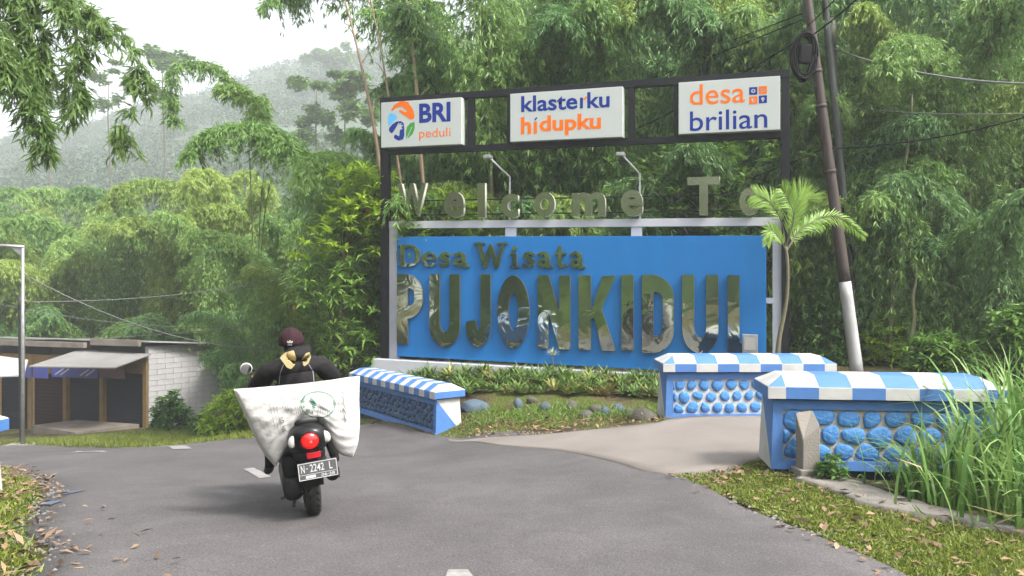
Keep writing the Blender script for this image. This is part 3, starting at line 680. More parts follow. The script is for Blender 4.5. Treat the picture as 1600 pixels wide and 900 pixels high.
# ================================================================= painted stone benches
def bench(label, loc, yaw, L, Dp, hb, n, rows, cols, checker, mortar, seed, drop=.35, stones=None, joint=.86):
    t = thing('painted_bench_wall', label, 'low wall', loc, (0, 0, yaw), 'blue and white painted stone bench walls')
    rs = random.Random(seed); fr = .085; tp = .05
    b = MB()
    # body, flared slightly at the foot; ends split into two painted triangles
    def ring(z, e): return [(-e, -e, z), (L + e, -e, z), (L + e, Dp + e, z), (-e, Dp + e, z)]
    r0, r1 = ring(0, tp * .6), ring(hb, 0)
    b.add([(fr, .03, fr), (L - fr, .03, fr), (L - fr, .03, hb - fr), (fr, .03, hb - fr)], [(0, 1, 2, 3)], 2)
    # front border
    f0 = [(r0[0][0], r0[0][1], 0), (r0[1][0], r0[1][1], 0), (L, 0, hb), (0, 0, hb)]; inn = [(fr, -.015, fr), (L - fr, -.015, fr), (L - fr, -.003, hb - fr), (fr, -.003, hb - fr)]
    back = [(fr, .03, fr), (L - fr, .03, fr), (L - fr, .03, hb - fr), (fr, .03, hb - fr)]
    for k in range(4):
        j = (k + 1) % 4; b.add([f0[k], f0[j], inn[j], inn[k]], [(0, 1, 2, 3)], 0); b.add([inn[k], inn[j], back[j], back[k]], [(0, 1, 2, 3)], 0)
    b.add([r0[1], r0[2], r1[2], r1[1]], [(0, 1, 3)] , 0); b.add([r0[1], r0[2], r1[2], r1[1]], [(1, 2, 3)], 1)
    b.add([r0[3], r0[0], r1[0], r1[3]], [(0, 1, 3)], 1); b.add([r0[3], r0[0], r1[0], r1[3]], [(1, 2, 3)], 0)
    b.add([r0[2], r0[3], r1[3], r1[2]], [(0, 1, 2, 3)], 0)
    link('wall_body', b.mesh('wall_body', [M['lblue'], M['white'], mortar]), t)
    obj('foundation', MB().box(.02, L - .02, .02, Dp - .02, -drop, .005), M['darkgap'], t)
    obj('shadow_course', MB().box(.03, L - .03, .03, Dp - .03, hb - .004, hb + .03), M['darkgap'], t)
    # cap
    ov, s0, s1 = .07, .115, .10; z0 = hb + .022; ins = .17
    c = MB(); yf, yb = -ov, Dp + ov; xa, xb = -ov, L + ov; ta, tb = xa + ins, xb - ins; tyf, tyb = yf + ins, yb - ins
    ex = [xa] + [ta + (tb - ta) * i / (n - 2) for i in range(n - 1)] + [xb]
    for i in range(n):
        x0, x1 = ex[i], ex[i + 1]; p = i % 2
        for y, ty, rev in ((yf, tyf, False), (yb, tyb, True)):
            c.add([(x0, y, z0), (x1, y, z0), (x1, y, z0 + s0), (x0, y, z0 + s0)], [(0, 1, 2, 3)], p if checker else p)
            q0, q1 = max(x0, ta), min(x1, tb); pp = 1 - p if checker else p
            if i == 0: c.add([(x0, y, z0 + s0), (x1, y, z0 + s0), (ta, ty, z0 + s0 + s1)], [(0, 1, 2)], pp)
            elif i == n - 1: c.add([(x0, y, z0 + s0), (x1, y, z0 + s0), (tb, ty, z0 + s0 + s1)], [(0, 1, 2)], pp)
            else: c.add([(x0, y, z0 + s0), (x1, y, z0 + s0), (q1, ty, z0 + s0 + s1), (q0, ty, z0 + s0 + s1)], [(0, 1, 2, 3)], pp)
        if 0 < i < n - 1: c.add([(x0, tyf, z0 + s0 + s1), (x1, tyf, z0 + s0 + s1), (x1, tyb, z0 + s0 + s1), (x0, tyb, z0 + s0 + s1)], [(0, 1, 2, 3)], 1 - p if checker else p)
    for x, tx, p in ((xa, ta, 0), (xb, tb, 0)):
        c.add([(x, yf, z0), (x, yb, z0), (x, yb, z0 + s0), (x, yf, z0 + s0)], [(0, 1, 2, 3)], 1 - p)
        c.add([(x, yf, z0 + s0), (x, yb, z0 + s0), (tx, tyb, z0 + s0 + s1), (tx, tyf, z0 + s0 + s1)], [(0, 1, 2, 3)], p)
    c.add([(xa, yf, z0), (xb, yf, z0), (xb, yb, z0), (xa, yb, z0)], [(0, 1, 2, 3)], 1)
    cap = obj('cap', c, [M['white'], M['lblue']], t)
    bm_ = bmesh.new(); bm_.from_mesh(cap.data); bmesh.ops.remove_doubles(bm_, verts=bm_.verts[:], dist=.0005); bmesh.ops.recalc_face_normals(bm_, faces=bm_.faces[:]); bm_.to_mesh(cap.data); bm_.free()
    bv = cap.modifiers.new('edge', 'BEVEL'); bv.width = .008; bv.segments = 2; bv.limit_method = 'ANGLE'; bv.angle_limit = R(20)
    # stones set in the front panel: one rounded stone per cell of an uneven packing
    pw, phh = L - 2 * fr, hb - 2 * fr; pts = []
    for r in range(rows):
        cw = pw / cols
        for q in range(-1, cols + 1): pts.append((fr + cw * (q + .5 + .5 * (r % 2) + rs.uniform(-.26, .26)), fr + phh * (r + .5 + rs.uniform(-.2, .2)) / rows))
    for i, (cx, cz) in enumerate(pts):
        cell = [(fr, fr), (L - fr, fr), (L - fr, hb - fr), (fr, hb - fr)]
        for j, (ox, oz) in enumerate(pts):
            if i == j or abs(ox - cx) > 1.0: continue
            mx_, mz_, nx_, nz_ = (cx + ox) / 2, (cz + oz) / 2, ox - cx, oz - cz; out = []
            for k in range(len(cell)):
                p0, p1 = cell[k], cell[(k + 1) % len(cell)]; d0 = (p0[0] - mx_) * nx_ + (p0[1] - mz_) * nz_; d1 = (p1[0] - mx_) * nx_ + (p1[1] - mz_) * nz_
                if d0 <= 0: out.append(p0)
                if (d0 < 0) != (d1 < 0): w_ = d0 / (d0 - d1); out.append((p0[0] + (p1[0] - p0[0]) * w_, p0[1] + (p1[1] - p0[1]) * w_))
            cell = out
            if len(cell) < 3: break
        if len(cell) < 3: continue
        ar = .5 * abs(sum(cell[k][0] * cell[(k + 1) % len(cell)][1] - cell[(k + 1) % len(cell)][0] * cell[k][1] for k in range(len(cell))))
        if ar < .004: continue
        gx, gz = sum(p[0] for p in cell) / len(cell), sum(p[1] for p in cell) / len(cell); ins_ = joint * rs.uniform(.93, 1.05)
        cell = [(gx + (x - gx) * ins_, gz + (z - gz) * ins_) for x, z in cell]
        for _ in range(2): cell = [v for k in range(len(cell)) for v in ((cell[k][0] * .75 + cell[(k + 1) % len(cell)][0] * .25, cell[k][1] * .75 + cell[(k + 1) % len(cell)][1] * .25), (cell[k][0] * .25 + cell[(k + 1) % len(cell)][0] * .75, cell[k][1] * .25 + cell[(k + 1) % len(cell)][1] * .75))]
        n_ = len(cell); ht = rs.uniform(.018, .034); V_ = []
        for sc__, yy in ((1.0, .034), (.95, .030 - ht * .65), (.72, .030 - ht)):
            V_ += [((x - gx) * sc__, yy + rs.uniform(-.0035, .0035) * (yy < .03), (z - gz) * sc__) for x, z in cell]
        V_.append((0, .030 - ht * rs.uniform(.95, 1.15), 0)); Fs = []
        for q in (0, 1):
            for k in range(n_): Fs.append((q * n_ + k, q * n_ + (k + 1) % n_, (q + 1) * n_ + (k + 1) % n_, (q + 1) * n_ + k))
        Fs += [(2 * n_ + k, 2 * n_ + (k + 1) % n_, 3 * n_) for k in range(n_)]
        obj('stone', MB().add(V_, Fs), stones or M['stone_blue'], t, True, (gx, 0, gz))
    return t
bench('nearest blue and white checked stone bench wall, tall grass at its right end', (2.52, 7.4, -.10), R(-6), 2.02, .5, .66, 8, 3, 8, True, M['mortar'], 1, joint=.91)
bench('blue and white checked stone bench wall between the planted bed and the leaning pole', (2.17, 10.75, -.24), R(0), 2.28, .55, .66, 9, 3, 12, True, M['mortar_white'], 2, joint=.80)
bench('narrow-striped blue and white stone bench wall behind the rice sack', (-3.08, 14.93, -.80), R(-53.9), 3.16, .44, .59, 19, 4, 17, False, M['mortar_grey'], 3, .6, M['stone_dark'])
bench('blue and white bench wall cut off by the left edge of the photo', (-7.195, 6.95, -.3), R(-4), 2.28, .5, .56, 8, 3, 7, True, M['mortar'], 4)

# ================================================================= rocks, stub post, drain edge
def rock_mesh(seed, m):
    rs = np.random.default_rng(seed); b = bmesh.new(); bmesh.ops.create_icosphere(b, subdivisions=3, radius=1)
    for v in b.verts:
        p = v.co; k = 1 + .14 * math.sin(2.3 * p.x + seed) * math.cos(2.1 * p.y - seed) + .10 * math.sin(3.7 * p.z + 1.3 * seed) + .05 * math.sin(7 * p.x + 5 * p.y)
        v.co = p * k
    me = bpy.data.meshes.new('rock'); b.to_mesh(me); b.free(); me.materials.append(m); me.polygons.foreach_set('use_smooth', [True] * len(me.polygons)); return me
M['rock'] = mat('grey_rock', (.15, .135, .115), .9, col2=(.07, .075, .05), nscale=5, bump=.6, bscale=14)
M['rock_blue'] = mat('faded_blue_rock', (.08, .15, .24), .85, col2=(.10, .11, .09), nscale=4, bump=.5, bscale=14)
RK = [('rock_blue', 741, 640, 48, 20, 'long faded blue rock beside the striped bench'), ('rock_blue', 811, 641, 17, 24, 'upright faded blue rock, second from the striped bench'),
      ('rock', 832, 630, 20, 14, 'half buried grey rock under the rosette plants'), ('rock_blue', 853, 641, 17, 20, 'small squat blue rock in the middle of the bed edge'),
      ('rock', 895, 638, 24, 16, 'rounded dark grey rock on the mossy bank'), ('rock', 915, 653, 30, 15, 'low broad grey rock nearest the concrete apron'),
      ('rock', 930, 646, 22, 20, 'brownish grey rock left of the bright blue one'), ('rock_blue', 946, 650, 16, 22, 'bright blue upright rock among grey ones'),
      ('rock_blue', 968, 641, 22, 16, 'greyish blue rock right of the bright blue one'), ('rock', 1010, 655, 42, 26, 'big flat grey rock near the checked bench'),
      ('rock', 985, 648, 20, 14, 'small grey rock leaning on the big flat rock')]
for i, (m, px, py, w, hh, lab) in enumerate(RK):
    g = G(px, py); k = g.y / FOCAL
    o = link('rock', rock_mesh(i + 3, M[m]), None, (g.x, g.y + .06, g.z + hh * k * .08), (random.Random(i).uniform(-.2, .2), random.Random(i).uniform(-.2, .2), i)); o.scale = (w * k * .52, w * k * .42, hh * k * .56)
    tag(o, lab, 'rock', 'rocks edging the planted bed')
# stub post: tapered concrete post with a slanted top on a small footing, leaning on the near bench
sp = G(1232, 728); sp = Vector((sp.x, 7.22, h(sp.x, 7.2)))
t = thing('concrete_stub_post', 'short grey concrete post with slanted top against the nearest bench', 'post', sp, (0, 0, R(8)))
w = .085
b = MB().add([(-w, -.07, .08), (w, -.07, .08), (w, .07, .08), (-w, .07, .08), (-w, -.07, .36), (w, -.07, .50), (w, .07, .62), (-w, .07, .60)],
             [(0, 1, 5, 4), (1, 2, 6, 5), (2, 3, 7, 6), (3, 0, 4, 7), (4, 5, 6, 7), (3, 2, 1, 0)])
o = obj('post_shaft', b, M['concrete'], t); bv = o.modifiers.new('e', 'BEVEL'); bv.width = .01; bv.segments = 2
obj('footing', MB().box(-.12, .10, -.10, .10, -.15, .09, bev=.012), M['concrete'], t)
e1 = [G(*p) for p in ((1238, 752), (1290, 768), (1350, 792), (1420, 806))]; e2 = [G(*p) for p in ((1252, 738), (1300, 746), (1370, 768), (1440, 792))]
e1 = resample([(v.x, v.y) for v in e1] + [(3.6, 5.3)], 30); e2 = resample([(v.x, v.y) for v in e2] + [(3.8, 5.5)], 30)
strip(e1 + rngr.normal(size=e1.shape) * .03, e2 + rngr.normal(size=e2.shape) * .03, 4, .035, 'drain_edge', M['concrete'], kind='structure', skirt=.12)

# ================================================================= poles and cables
def pole(name, label, base, top, r0, r1, m, bands=()):
    t = thing(name, label, 'pole', base)
    n = 14; pts = [(top - base) * (i / n) for i in range(n + 1)]
    obj('shaft', MB().tube(pts, [r0 + (r1 - r0) * i / n for i in range(n + 1)], 14), m, t, True); return t
M['rust'] = mat('rusty_brown_steel', (.045, .034, .032), .75, col2=(.095, .068, .06), nscale=4, bump=.2, stretch=(1, 1, .3))
M['polewhite'] = mat('white_pole_paint', (.62, .63, .66), .6, col2=(.45, .44, .42), nscale=5, namt=.7, stretch=(1, 1, .4))
M['poledark'] = mat('dark_green_grey_pole', (.035, .042, .038), .6, col2=(.07, .075, .068), nscale=5)
M['cable'] = mat('black_cable', (.006, .006, .006), .7, spec=.15)
M['cable_grey'] = mat('grey_cable', (.20, .20, .20), .6)
lb = P(1340, 620, 14.3); lb.z = h(lb.x, lb.y) - .1; lt = P(1250, -90, 14.3)
dirp = lt - lb; tw = (P(1311, 440, 14.3).z - lb.z) / dirp.z
lean = thing('utility_pole', 'leaning rusty brown utility pole with white painted lower half', 'pole', lb)
obj('white_lower_shaft', MB().tube([dirp * (tw * i / 6) for i in range(7)], [.118 - .010 * i / 6 for i in range(7)], 16), M['polewhite'], lean, True)
pts, rad = [], []
for i in range(25):
    a = tw + (1 - tw) * i / 24; pts.append(dirp * a); rad.append(.106 - .036 * i / 24)
obj('brown_upper_shaft', MB().tube(pts, rad, 16), M['rust'], lean, True)
for a in (.47, .62, .70): obj('joint_collar', MB().tube([dirp * a, dirp * (a + .008)], .128 - .05 * a, 14), M['rust'], lean, True)
for a in (.925, .94, .955): obj('insulator', MB().lathe([(.001, 0), (.08, .01), (.085, .03), (.06, .06), (.001, .07)], 12, M=Matrix.Translation(dirp * a)), M['greymetal'], lean, True)
pole('slim_pole', 'thin dark pole just right of the leaning pole, reaching out of the picture', P(1345, 600, 15.6), P(1283, -60, 15.6), .085, .068, M['poledark'])
p2 = pole('steel_pole', 'dark pole with pale cap right of the leaning pole', P(1334, 600, 16.2), P(1297, 30, 16.2), .10, .085, M['poledark'])
q = P(1297, 30, 16.2) - P(1334, 600, 16.2); obj('pale_cap', MB().tube([q * .93, q * 1.0], [.1, .097], 14), M['concrete'], p2, True)
cc = P(1256, 88, 14.05)
coil = thing('cable_coil', 'oval coil of black cable hanging on the leaning pole', 'cable coil', cc, (0, R(4), 0))
rs = random.Random(8)
for k in range(16):
    a_, b_ = .19 + rs.uniform(-.06, .05), .42 + rs.uniform(-.06, .04); oz = rs.uniform(-.02, .03); oy = rs.uniform(-.09, .03)
    obj('cable_loop', MB().tube([(a_ * math.cos(q), oy + .02 * math.sin(2 * q + k), oz + b_ * math.sin(q)) for q in np.linspace(0, 2 * math.pi, 33)], .017, 6), M['cable'], coil, True)
obj('splice_box', MB().box(-.11, .10, -.12, .02, -.15, .2, bev=.03), M['cable'], coil)
obj('cable_tail', MB().tube([(-.12, 0, -.2), (-.10, -.02, -.38), (0, 0, -.46), (.07, 0, -.36)], .011, 6), M['cable'], coil, True)
def cable(a, b, sag, r, label, m='cable'):
    a, b = Vector(a), Vector(b); n = 24
    pts = [a.lerp(b, i / n) - Vector((0, 0, 4 * sag * (i / n) * (1 - i / n))) for i in range(n + 1)]
    tag(obj('overhead_cable', MB().tube(pts, r, 5), M[m], None, True), label, 'cable', 'overhead cables')
cable(P(1252, 60, 14.3), P(820, 270, 22), .25, .016, 'cable running from the pole coil down left behind the light boxes')
cable(P(1254, 30, 14.3), P(900, 160, 24), .1, .012, 'cable crossing above the right light box towards the bamboo')
cable(P(1256, 20, 14.3), P(930, 130, 26), .1, .010, 'topmost thin cable rising to the leaning pole')
cable(P(1262, 60, 14.3), P(1380, -40, 12), .05, .014, 'cable rising right from the coil out of the picture')
cable(P(1262, 40, 14.3), P(1340, -40, 11), .03, .010, 'short thin cable leaving the pole top to the upper right')
cable(P(1300, 75, 16.2), P(1720, 130, 11), .25, .02, 'thick pale twisted cable from the capped pole to the right edge', 'cable_grey')
cable(P(1300, 165, 16.2), P(1720, 172, 12), .12, .010, 'thin level cable right of the poles', 'cable_grey')
cable(P(1290, 232, 14.3), P(1720, 145, 12), .2, .012, 'thin cable climbing right across the bamboo')
cable(P(1290, 232, 14.3), P(1000, 330, 20), .1, .009, 'faint cable going left from the green tie on the pole')
LPB = Vector((-12.1, 19.0, h(-12.1, 19.0)))
t = thing('street_lamp', 'slim galvanised street lamp post with arm reaching left out of frame', 'street lamp', LPB)
obj('post', MB().tube([(0, 0, -.2), (0, 0, 2.5), (0, 0, 4.92)], [.048, .042, .034], 12), M['greymetal'], t, True)
obj('arm', MB().tube([(.03, 0, 4.9), (-.5, 0, 4.93), (-1.6, 0, 4.93)], .04, 10), M['greymetal'], t, True)
obj('brace', MB().add([(-.02, -.01, 4.88), (-.3, -.01, 4.88), (-.02, -.01, 4.66), (-.02, .01, 4.88), (-.3, .01, 4.88), (-.02, .01, 4.66)], [(0, 1, 2), (5, 4, 3), (0, 3, 4, 1), (1, 4, 5, 2), (2, 5, 3, 0)]), M['greymetal'], t)
obj('lamp_head', MB().box(-2.3, -1.55, -.12, .12, 4.86, 4.98, bev=.03), M['greymetal'], t)
obj('base_plate', MB().box(-.35, .3, -.2, .2, -.12, .03, bev=.02), M['concrete'], t)
db = Vector((-12.25, 19.2, h(-12.25, 19.2))); pole('thin_dark_post', 'thin dark post standing close behind the street lamp', db, db + Vector((-.06, 0, 3.75)), .05, .045, M['poledark'])
cable((-12.2, 19.1, 1.2), P(600, 400, 22), .35, .012, 'upper left cable sagging past the bamboo above the shop', 'cable_grey')
cable((-12.1, 19.0, 1.9), P(620, 512, 24), 1.2, .013, 'left cable dipping steeply from the lamp post over the shop roof', 'cable_grey')
cable((-16, 24, -.1), P(620, 470, 24), .35, .010, 'lowest left cable just above the shop roof', 'cable_grey')
cable((-16, 24, 1.0), P(600, 490, 25), .6, .009, 'faint middle cable above the shop', 'cable_grey')

# ================================================================= roadside shop
SC = P(231, 668, 28.0); SC.z = -3.62
fd = Vector((-.95, .30, 0)).normalized(); wd = Vector((.66, .75, 0)).normalized()
shop = thing('roadside_shop', 'small shop with white block side wall, dark shutters and grey awning', 'building', SC)
M['block'] = mat('white_lightweight_block', (.58, .57, .58), .85, col2=(.48, .47, .47), nscale=3, bump=.2)
M['joint'] = mat('grey_joint_mortar', (.30, .295, .29), .9)
M['yellow'] = mat('yellow_ochre_paint', (.28, .17, .045), .8, col2=(.19, .115, .035), nscale=3)
M['shutter_dark'] = mat('shaded_blue_shutter', (.010, .011, .022), .7, spec=.2)  # shade under the awning is put into the shutter colour
M['shutter_red'] = mat('shaded_red_shutter', (.030, .009, .011), .7, spec=.2)  # red darkened for the awning's shade as well
M['awning'] = mat('grey_awning_sheet', (.30, .29, .28), .7, col2=(.23, .22, .21), nscale=1.5)
M['whitesheet'] = mat('white_sheet_metal', (.50, .50, .50), .5, col2=(.40, .40, .40), nscale=2)
M['slab'] = mat('stained_concrete_fascia', (.30, .27, .23), .85, col2=(.17, .13, .10), nscale=2)
M['banner'] = mat('blue_vinyl_banner', (.05, .10, .50), .5, col2=(.10, .07, .20), nscale=1.3, namt=.6)
M['banner_red'] = mat('faded_red_banner', (.20, .06, .06), .5, col2=(.09, .05, .10), nscale=1.3)
def spt(a, b_, z): return fd * a + wd * b_ + Vector((0, 0, z))      # a: metres left along the front, b_: metres back along the side wall
def sprism(pts_ab, z0, z1, name, m, parent=shop, ztop=None):
    n = len(pts_ab); v = [spt(a, b_, z0) for a, b_ in pts_ab] + [spt(a, b_, (ztop[i] if ztop else z1)) for i, (a, b_) in enumerate(pts_ab)]
    return obj(name, MB().add(v, [tuple(range(n - 1, -1, -1)), tuple(range(n, 2 * n))] + [(i, (i + 1) % n, n + (i + 1) % n, n + i) for i in range(n)]), m, parent)
WLN, WH = 3.6, 2.95
side = sprism([(0, 0), (0, WLN), (.12, WLN), (.12, 0)], -.3, WH, 'side_wall', M['joint'])
bw, bh, j = .60, .20, .012
row = 0; z = .1
blk = {}
while z < WH - .03:
    hh = min(bh, WH - z) - j
    if 2.32 < z < 2.42: z += .16; continue
    x = -(row % 2) * .3 + .03
    while x < WLN - .02:
        x0, x1 = max(x, .02), min(x + bw, WLN - .02)
        if x1 - x0 > .08:
            key = (round(x1 - x0, 2), round(hh, 2))
            if key not in blk: blk[key] = MB().box(-.012, .02, 0, x1 - x0 - j, 0, hh, bev=.004).fix('block', M['block'])
            o = link('block', blk[key], side, spt(-.002, x0, z)); o.rotation_euler = (0, 0, math.atan2(-wd.x, wd.y))
        x += bw
    z += bh; row += 1
sprism([(-.016, .0), (-.016, WLN), (.02, WLN), (.02, 0)], 2.34, 2.47, 'ring_beam', M['joint'])
# front: posts, shutters, wall above
x = 0; k = 0
for wbay, m in ((2.0, 'shutter_dark'), (1.75, 'shutter_dark'), (1.75, 'shutter_red'), (1.7, 'shutter_dark'), (1.8, 'shutter_dark')):
    dz = -.07 * k
    sprism([(x + .0, -.06), (x + .0, .14), (x + .16, .14), (x + .16, -.06)], -.4, 2.5, 'front_post', M['yellow'])
    sh = sprism([(x + .17, .10), (x + .17, .14), (x + wbay, .14), (x + wbay, .10)], -.4 + dz, 1.92 + dz, 'shutter', M[m])
    for q in range(14):
        sprism([(x + .18, .075), (x + .18, .099), (x + wbay - .01, .099), (x + wbay - .01, .075)], .02 + q * .135 + dz, .02 + q * .135 + .118 + dz, 'shutter_slat', M[m], sh)
    sprism([(x + .161, .06), (x + .161, .14), (x + wbay - .001, .14), (x + wbay - .001, .06)], 1.93 + dz, 2.5, 'lintel_wall', M['yellow'])
    x += wbay; k += 1
TOT = x
sprism([(0.13, 3.0), (0.13, 3.1), (TOT, 3.1), (TOT, 3.0)], -.4, 2.8, 'back_wall', M['joint'])
sprism([(TOT, 0), (TOT, 3.1), (TOT + .1, 3.1), (TOT + .1, 0)], -.6, 2.8, 'far_end_wall', M['joint'])
rz = [3.12, 2.72, 2.72, 3.12]
v = [spt(a, b_, zz) for (a, b_), zz in zip([(-.25, -.15), (-.9, WLN + 1.0), (TOT, WLN + 1.0), (TOT, -.15)], rz)]
obj('roof', MB().add(v + [p + Vector((0, 0, .05)) for p in v], [(3, 2, 1, 0), (4, 5, 6, 7), (0, 1, 5, 4), (1, 2, 6, 5), (2, 3, 7, 6), (3, 0, 4, 7)]), M['whitesheet'], shop)
sprism([(.1, -.28), (.1, -.16), (2.3, -.16), (2.3, -.28)], 2.97, 3.2, 'fascia', M['slab'])
sprism([(2.6, -.28), (2.6, -.16), (TOT, -.16), (TOT, -.28)], 2.85, 3.05, 'fascia', M['slab'])
def sheet(pts, name, m, th=.04):
    v = [Vector(p) - SC for p in pts]; obj(name, MB().add(v + [p - Vector((0, 0, th)) for p in v], [(0, 1, 2, 3), (7, 6, 5, 4), (0, 4, 5, 1), (1, 5, 6, 2), (2, 6, 7, 3), (3, 7, 4, 0)]), m, shop)
sheet([P(45, 572, 26.3), P(180, 574, 26.2), P(236, 553, 27.9), P(128, 545, 29.2)], 'awning', M['awning'])
sheet([P(-60, 590, 25.6), P(38, 586, 26.0), P(44, 562, 28.0), P(-60, 548, 29.2)], 'white_awning', M['whitesheet'])
o = obj('awning_post', MB().tube([P(50, 572, 26.4) - SC, P(50, 690, 26.4) - SC], .03), M['poledark'], shop)
terr = [(.3, -2.2), (.3, -.07), (3.2, -.07), (3.2, -1.6)]
sprism(terr, -.5, .12, 'terrace', M['slab'])
for (x0, x1, zz, m, lab) in ((.55, 1.75, 1.78, 'banner_red', 'faded reddish banner under the shop eave, rightmost'), (1.8, 4.0, 1.74, 'banner', 'blue vinyl banner with slanted white lines under the awning'),
                        (4.2, 6.4, 1.66, 'banner', 'dark banner at the left end under the awning')):
    t = thing('banner', lab, 'banner', SC + spt(x0, -.35, zz)); v = [fd * 0, fd * (x1 - x0)]
    d_ = [Vector((0, 0, 0)), fd * (x1 - x0), fd * (x1 - x0) + Vector((0, 0, .42)), Vector((0, 0, .42))]
    nrm_ = -wd * .02
    obj('banner_cloth', MB().add(d_ + [p + nrm_ for p in d_], [(0, 1, 2, 3), (7, 6, 5, 4), (0, 4, 5, 1), (1, 5, 6, 2), (2, 6, 7, 3), (3, 7, 4, 0)]), M[m], t)
    obj('hanging_rod', MB().tube([Vector((0, 0, .43)) - fd * .1, fd * (x1 - x0 + .1) + Vector((0, 0, .43))], .015, 6), M['poledark'], t)
    if m == 'banner' and x0 < 2:
        for s0 in (.15, .42, 1.35, 1.62):
            a = fd * s0 + nrm_ * 1.3 + Vector((0, 0, .30)); e = fd * (s0 + .42) + nrm_ * 1.3 + Vector((0, 0, .06)); w = Vector((0, 0, .05))
            obj('printed_stripe', MB().add([a, a + w, e + w, e], [(0, 1, 2, 3)]), M['white'], t)
# ================================================================= bamboo
def weep(spine, rng, n_twig, t0, twig, fans, per, leafL, leafW, droop=.75, taper=.55, out=.9):
    """leaf verts for foliage hanging from twigs along a spine (k,3)"""
    sp = np.array(spine, float); d = np.r_[0, np.cumsum(np.linalg.norm(np.diff(sp, axis=0), axis=1))]; d /= d[-1]
    t = np.sort(rng.uniform(t0, 1, n_twig)); p = np.stack([np.interp(t, d, sp[:, i]) for i in range(3)], 1)
    az = rng.uniform(0, 2 * np.pi, n_twig); L = twig * rng.uniform(.45, 1.15, n_twig) * (1 - taper * np.clip((t - .65) / .35, 0, 1)) * np.clip((t - t0) / .12 + .5, 0, 1)
    dr = np.stack([np.cos(az), np.sin(az), rng.uniform(-.1, .55, n_twig)], 1) * np.array([out, out, 1])
    O, D = [], []
    for k in range(fans):
        q = (k + rng.uniform(.3, 1, n_twig)) / fans
        pos = p + dr * (L * q)[:, None]; pos[:, 2] -= droop * L * q * q * 1.35
        tan = dr.copy(); tan[:, 2] -= droop * 2.7 * q
        ax = nrm(nrm(tan) * .9 + np.array([0, 0, -.55]))
        for _ in range(per):
            O.append(pos + rng.normal(size=pos.shape) * .02); D.append(ax + rng.normal(size=ax.shape) * .42)
    O, D = np.concatenate(O), np.concatenate(D); n = len(O)
    return leaves(O, D, leafL * rng.uniform(.65, 1.2, n), leafW * rng.uniform(.8, 1.2, n), rng, .18)
def culm_spine(hh, reach, k=26, lean=.04, curl=1.0):
    pts = []; x = z = 0.0; ds = hh * 1.12 / k
    for i in range(k + 1):
        pts.append((x, 0, z)); s = i / k; a = lean + reach * max(0, (s - .42) / .58) ** 1.8 * curl
        x += math.sin(a) * ds; z += math.cos(a) * ds
    return pts
def culm_mesh(sp, r):
    k = len(sp); P_, R_ = [], []
    for i in range(k):
        rr = r * (1 - .93 * (i / (k - 1)) ** 1.3) + .003; P_.append(sp[i]); R_.append(rr)
        if i < k - 1:
            a, b = np.array(sp[i]), np.array(sp[i + 1]); P_ += [tuple(a + (b - a) * .05), tuple(a + (b - a) * .08)]; R_ += [rr * 1.13, rr * .98]
    return MB().tube(P_, R_, 7).mesh('culm', M['culm'], True)
rb = np.random.default_rng(21)
PROTO = []
for i, (hh, reach, r) in enumerate(((9.6, 1.9, .05), (10.4, 2.5, .055), (8.8, 1.4, .045), (9.8, 2.9, .05), (7.6, 2.2, .04))):
    sp = culm_spine(hh, reach)
    cm = culm_mesh(sp, r)
    V = weep(sp, rb, 440, (.34, .40, .30, .44, .28)[i], 1.3, 6, 6, .195, .029)
    fm = [npmesh('foliage', V, 4, M[m]) for m in ('bamboo1', 'bamboo2', 'bamboo3')]
    PROTO.append((cm, fm))
def clump(px, D, scale, n, label, group, tint=0, seed=0, spread=.9, wx=None, face=None, sink=0, protos=PROTO):
    rs = random.Random(seed * 7 + int(px) + int(D * 10)); x = (px - 800) / FOCAL * D if wx is None else wx
    z = (float(hill_z(np.array([x]), np.array([D]))[0]) if D > 75 else h(x, D)) - sink
    t = thing('bamboo_clump', label, 'bamboo', (x, D, z - .1), (0, 0, 0), group)
    for k in range(n):
        cm, fm = protos[rs.randrange(len(protos))]
        a = 2 * math.pi * (k + rs.uniform(-.35, .35)) / n if face is None else face + rs.uniform(-.8, .8)
        off = rs.uniform(.1, spread); s = scale * rs.uniform(.78, 1.12)
        loc = (math.cos(a) * off, math.sin(a) * off, 0); rot = (rs.uniform(-.05, .05), rs.uniform(-.04, .10), a)
        c = link('culm', cm, t, loc, rot); c.scale = (s, s, s)
        f = link('foliage', fm[tint if rs.random() < .7 else rs.randrange(3)], t, loc, rot); f.scale = (s, s, s)
    return t
LOWP = []
for i, (hh, reach, r) in enumerate(((4.6, 2.3, .028), (5.4, 2.7, .032), (4.0, 1.9, .025))):
    sp = culm_spine(hh, reach, 20, .12)
    LOWP.append((culm_mesh(sp, r), [npmesh('foliage', weep(sp, rb, 300, .10, 1.0, 6, 6, .19, .029), 4, M[m]) for m in ('bamboo1', 'bamboo2', 'bamboo3')]))
g1, g2, g3, g4 = 'bamboo behind the sign', 'bamboo on the right behind the poles', 'bamboo grove left of the sign', 'bamboo in the dense back rows'
for i, (px, D, s, n, tint, lab) in enumerate([
    (590, 20.0, .82, 6, 0, 'bamboo clump with thin top left of the first light box'),
    (712, 20.5, .95, 7, 1, 'bamboo clump behind the first light box'),
    (790, 19.5, 1.12, 7, 0, 'pale tall bamboo clump behind the gap between first and middle light box'),
    (880, 20.5, 1.15, 7, 1, 'bamboo clump behind the middle light box'),
    (980, 19.5, 1.10, 7, 0, 'bamboo clump between the middle and right light box'),
    (1080, 20.0, 1.15, 7, 0, 'bamboo clump above the right light box'),
    (1180, 19.0, 1.10, 7, 1, 'bamboo clump directly left of the cable coil')]): clump(px, D, s, n, lab, g1, tint, i)
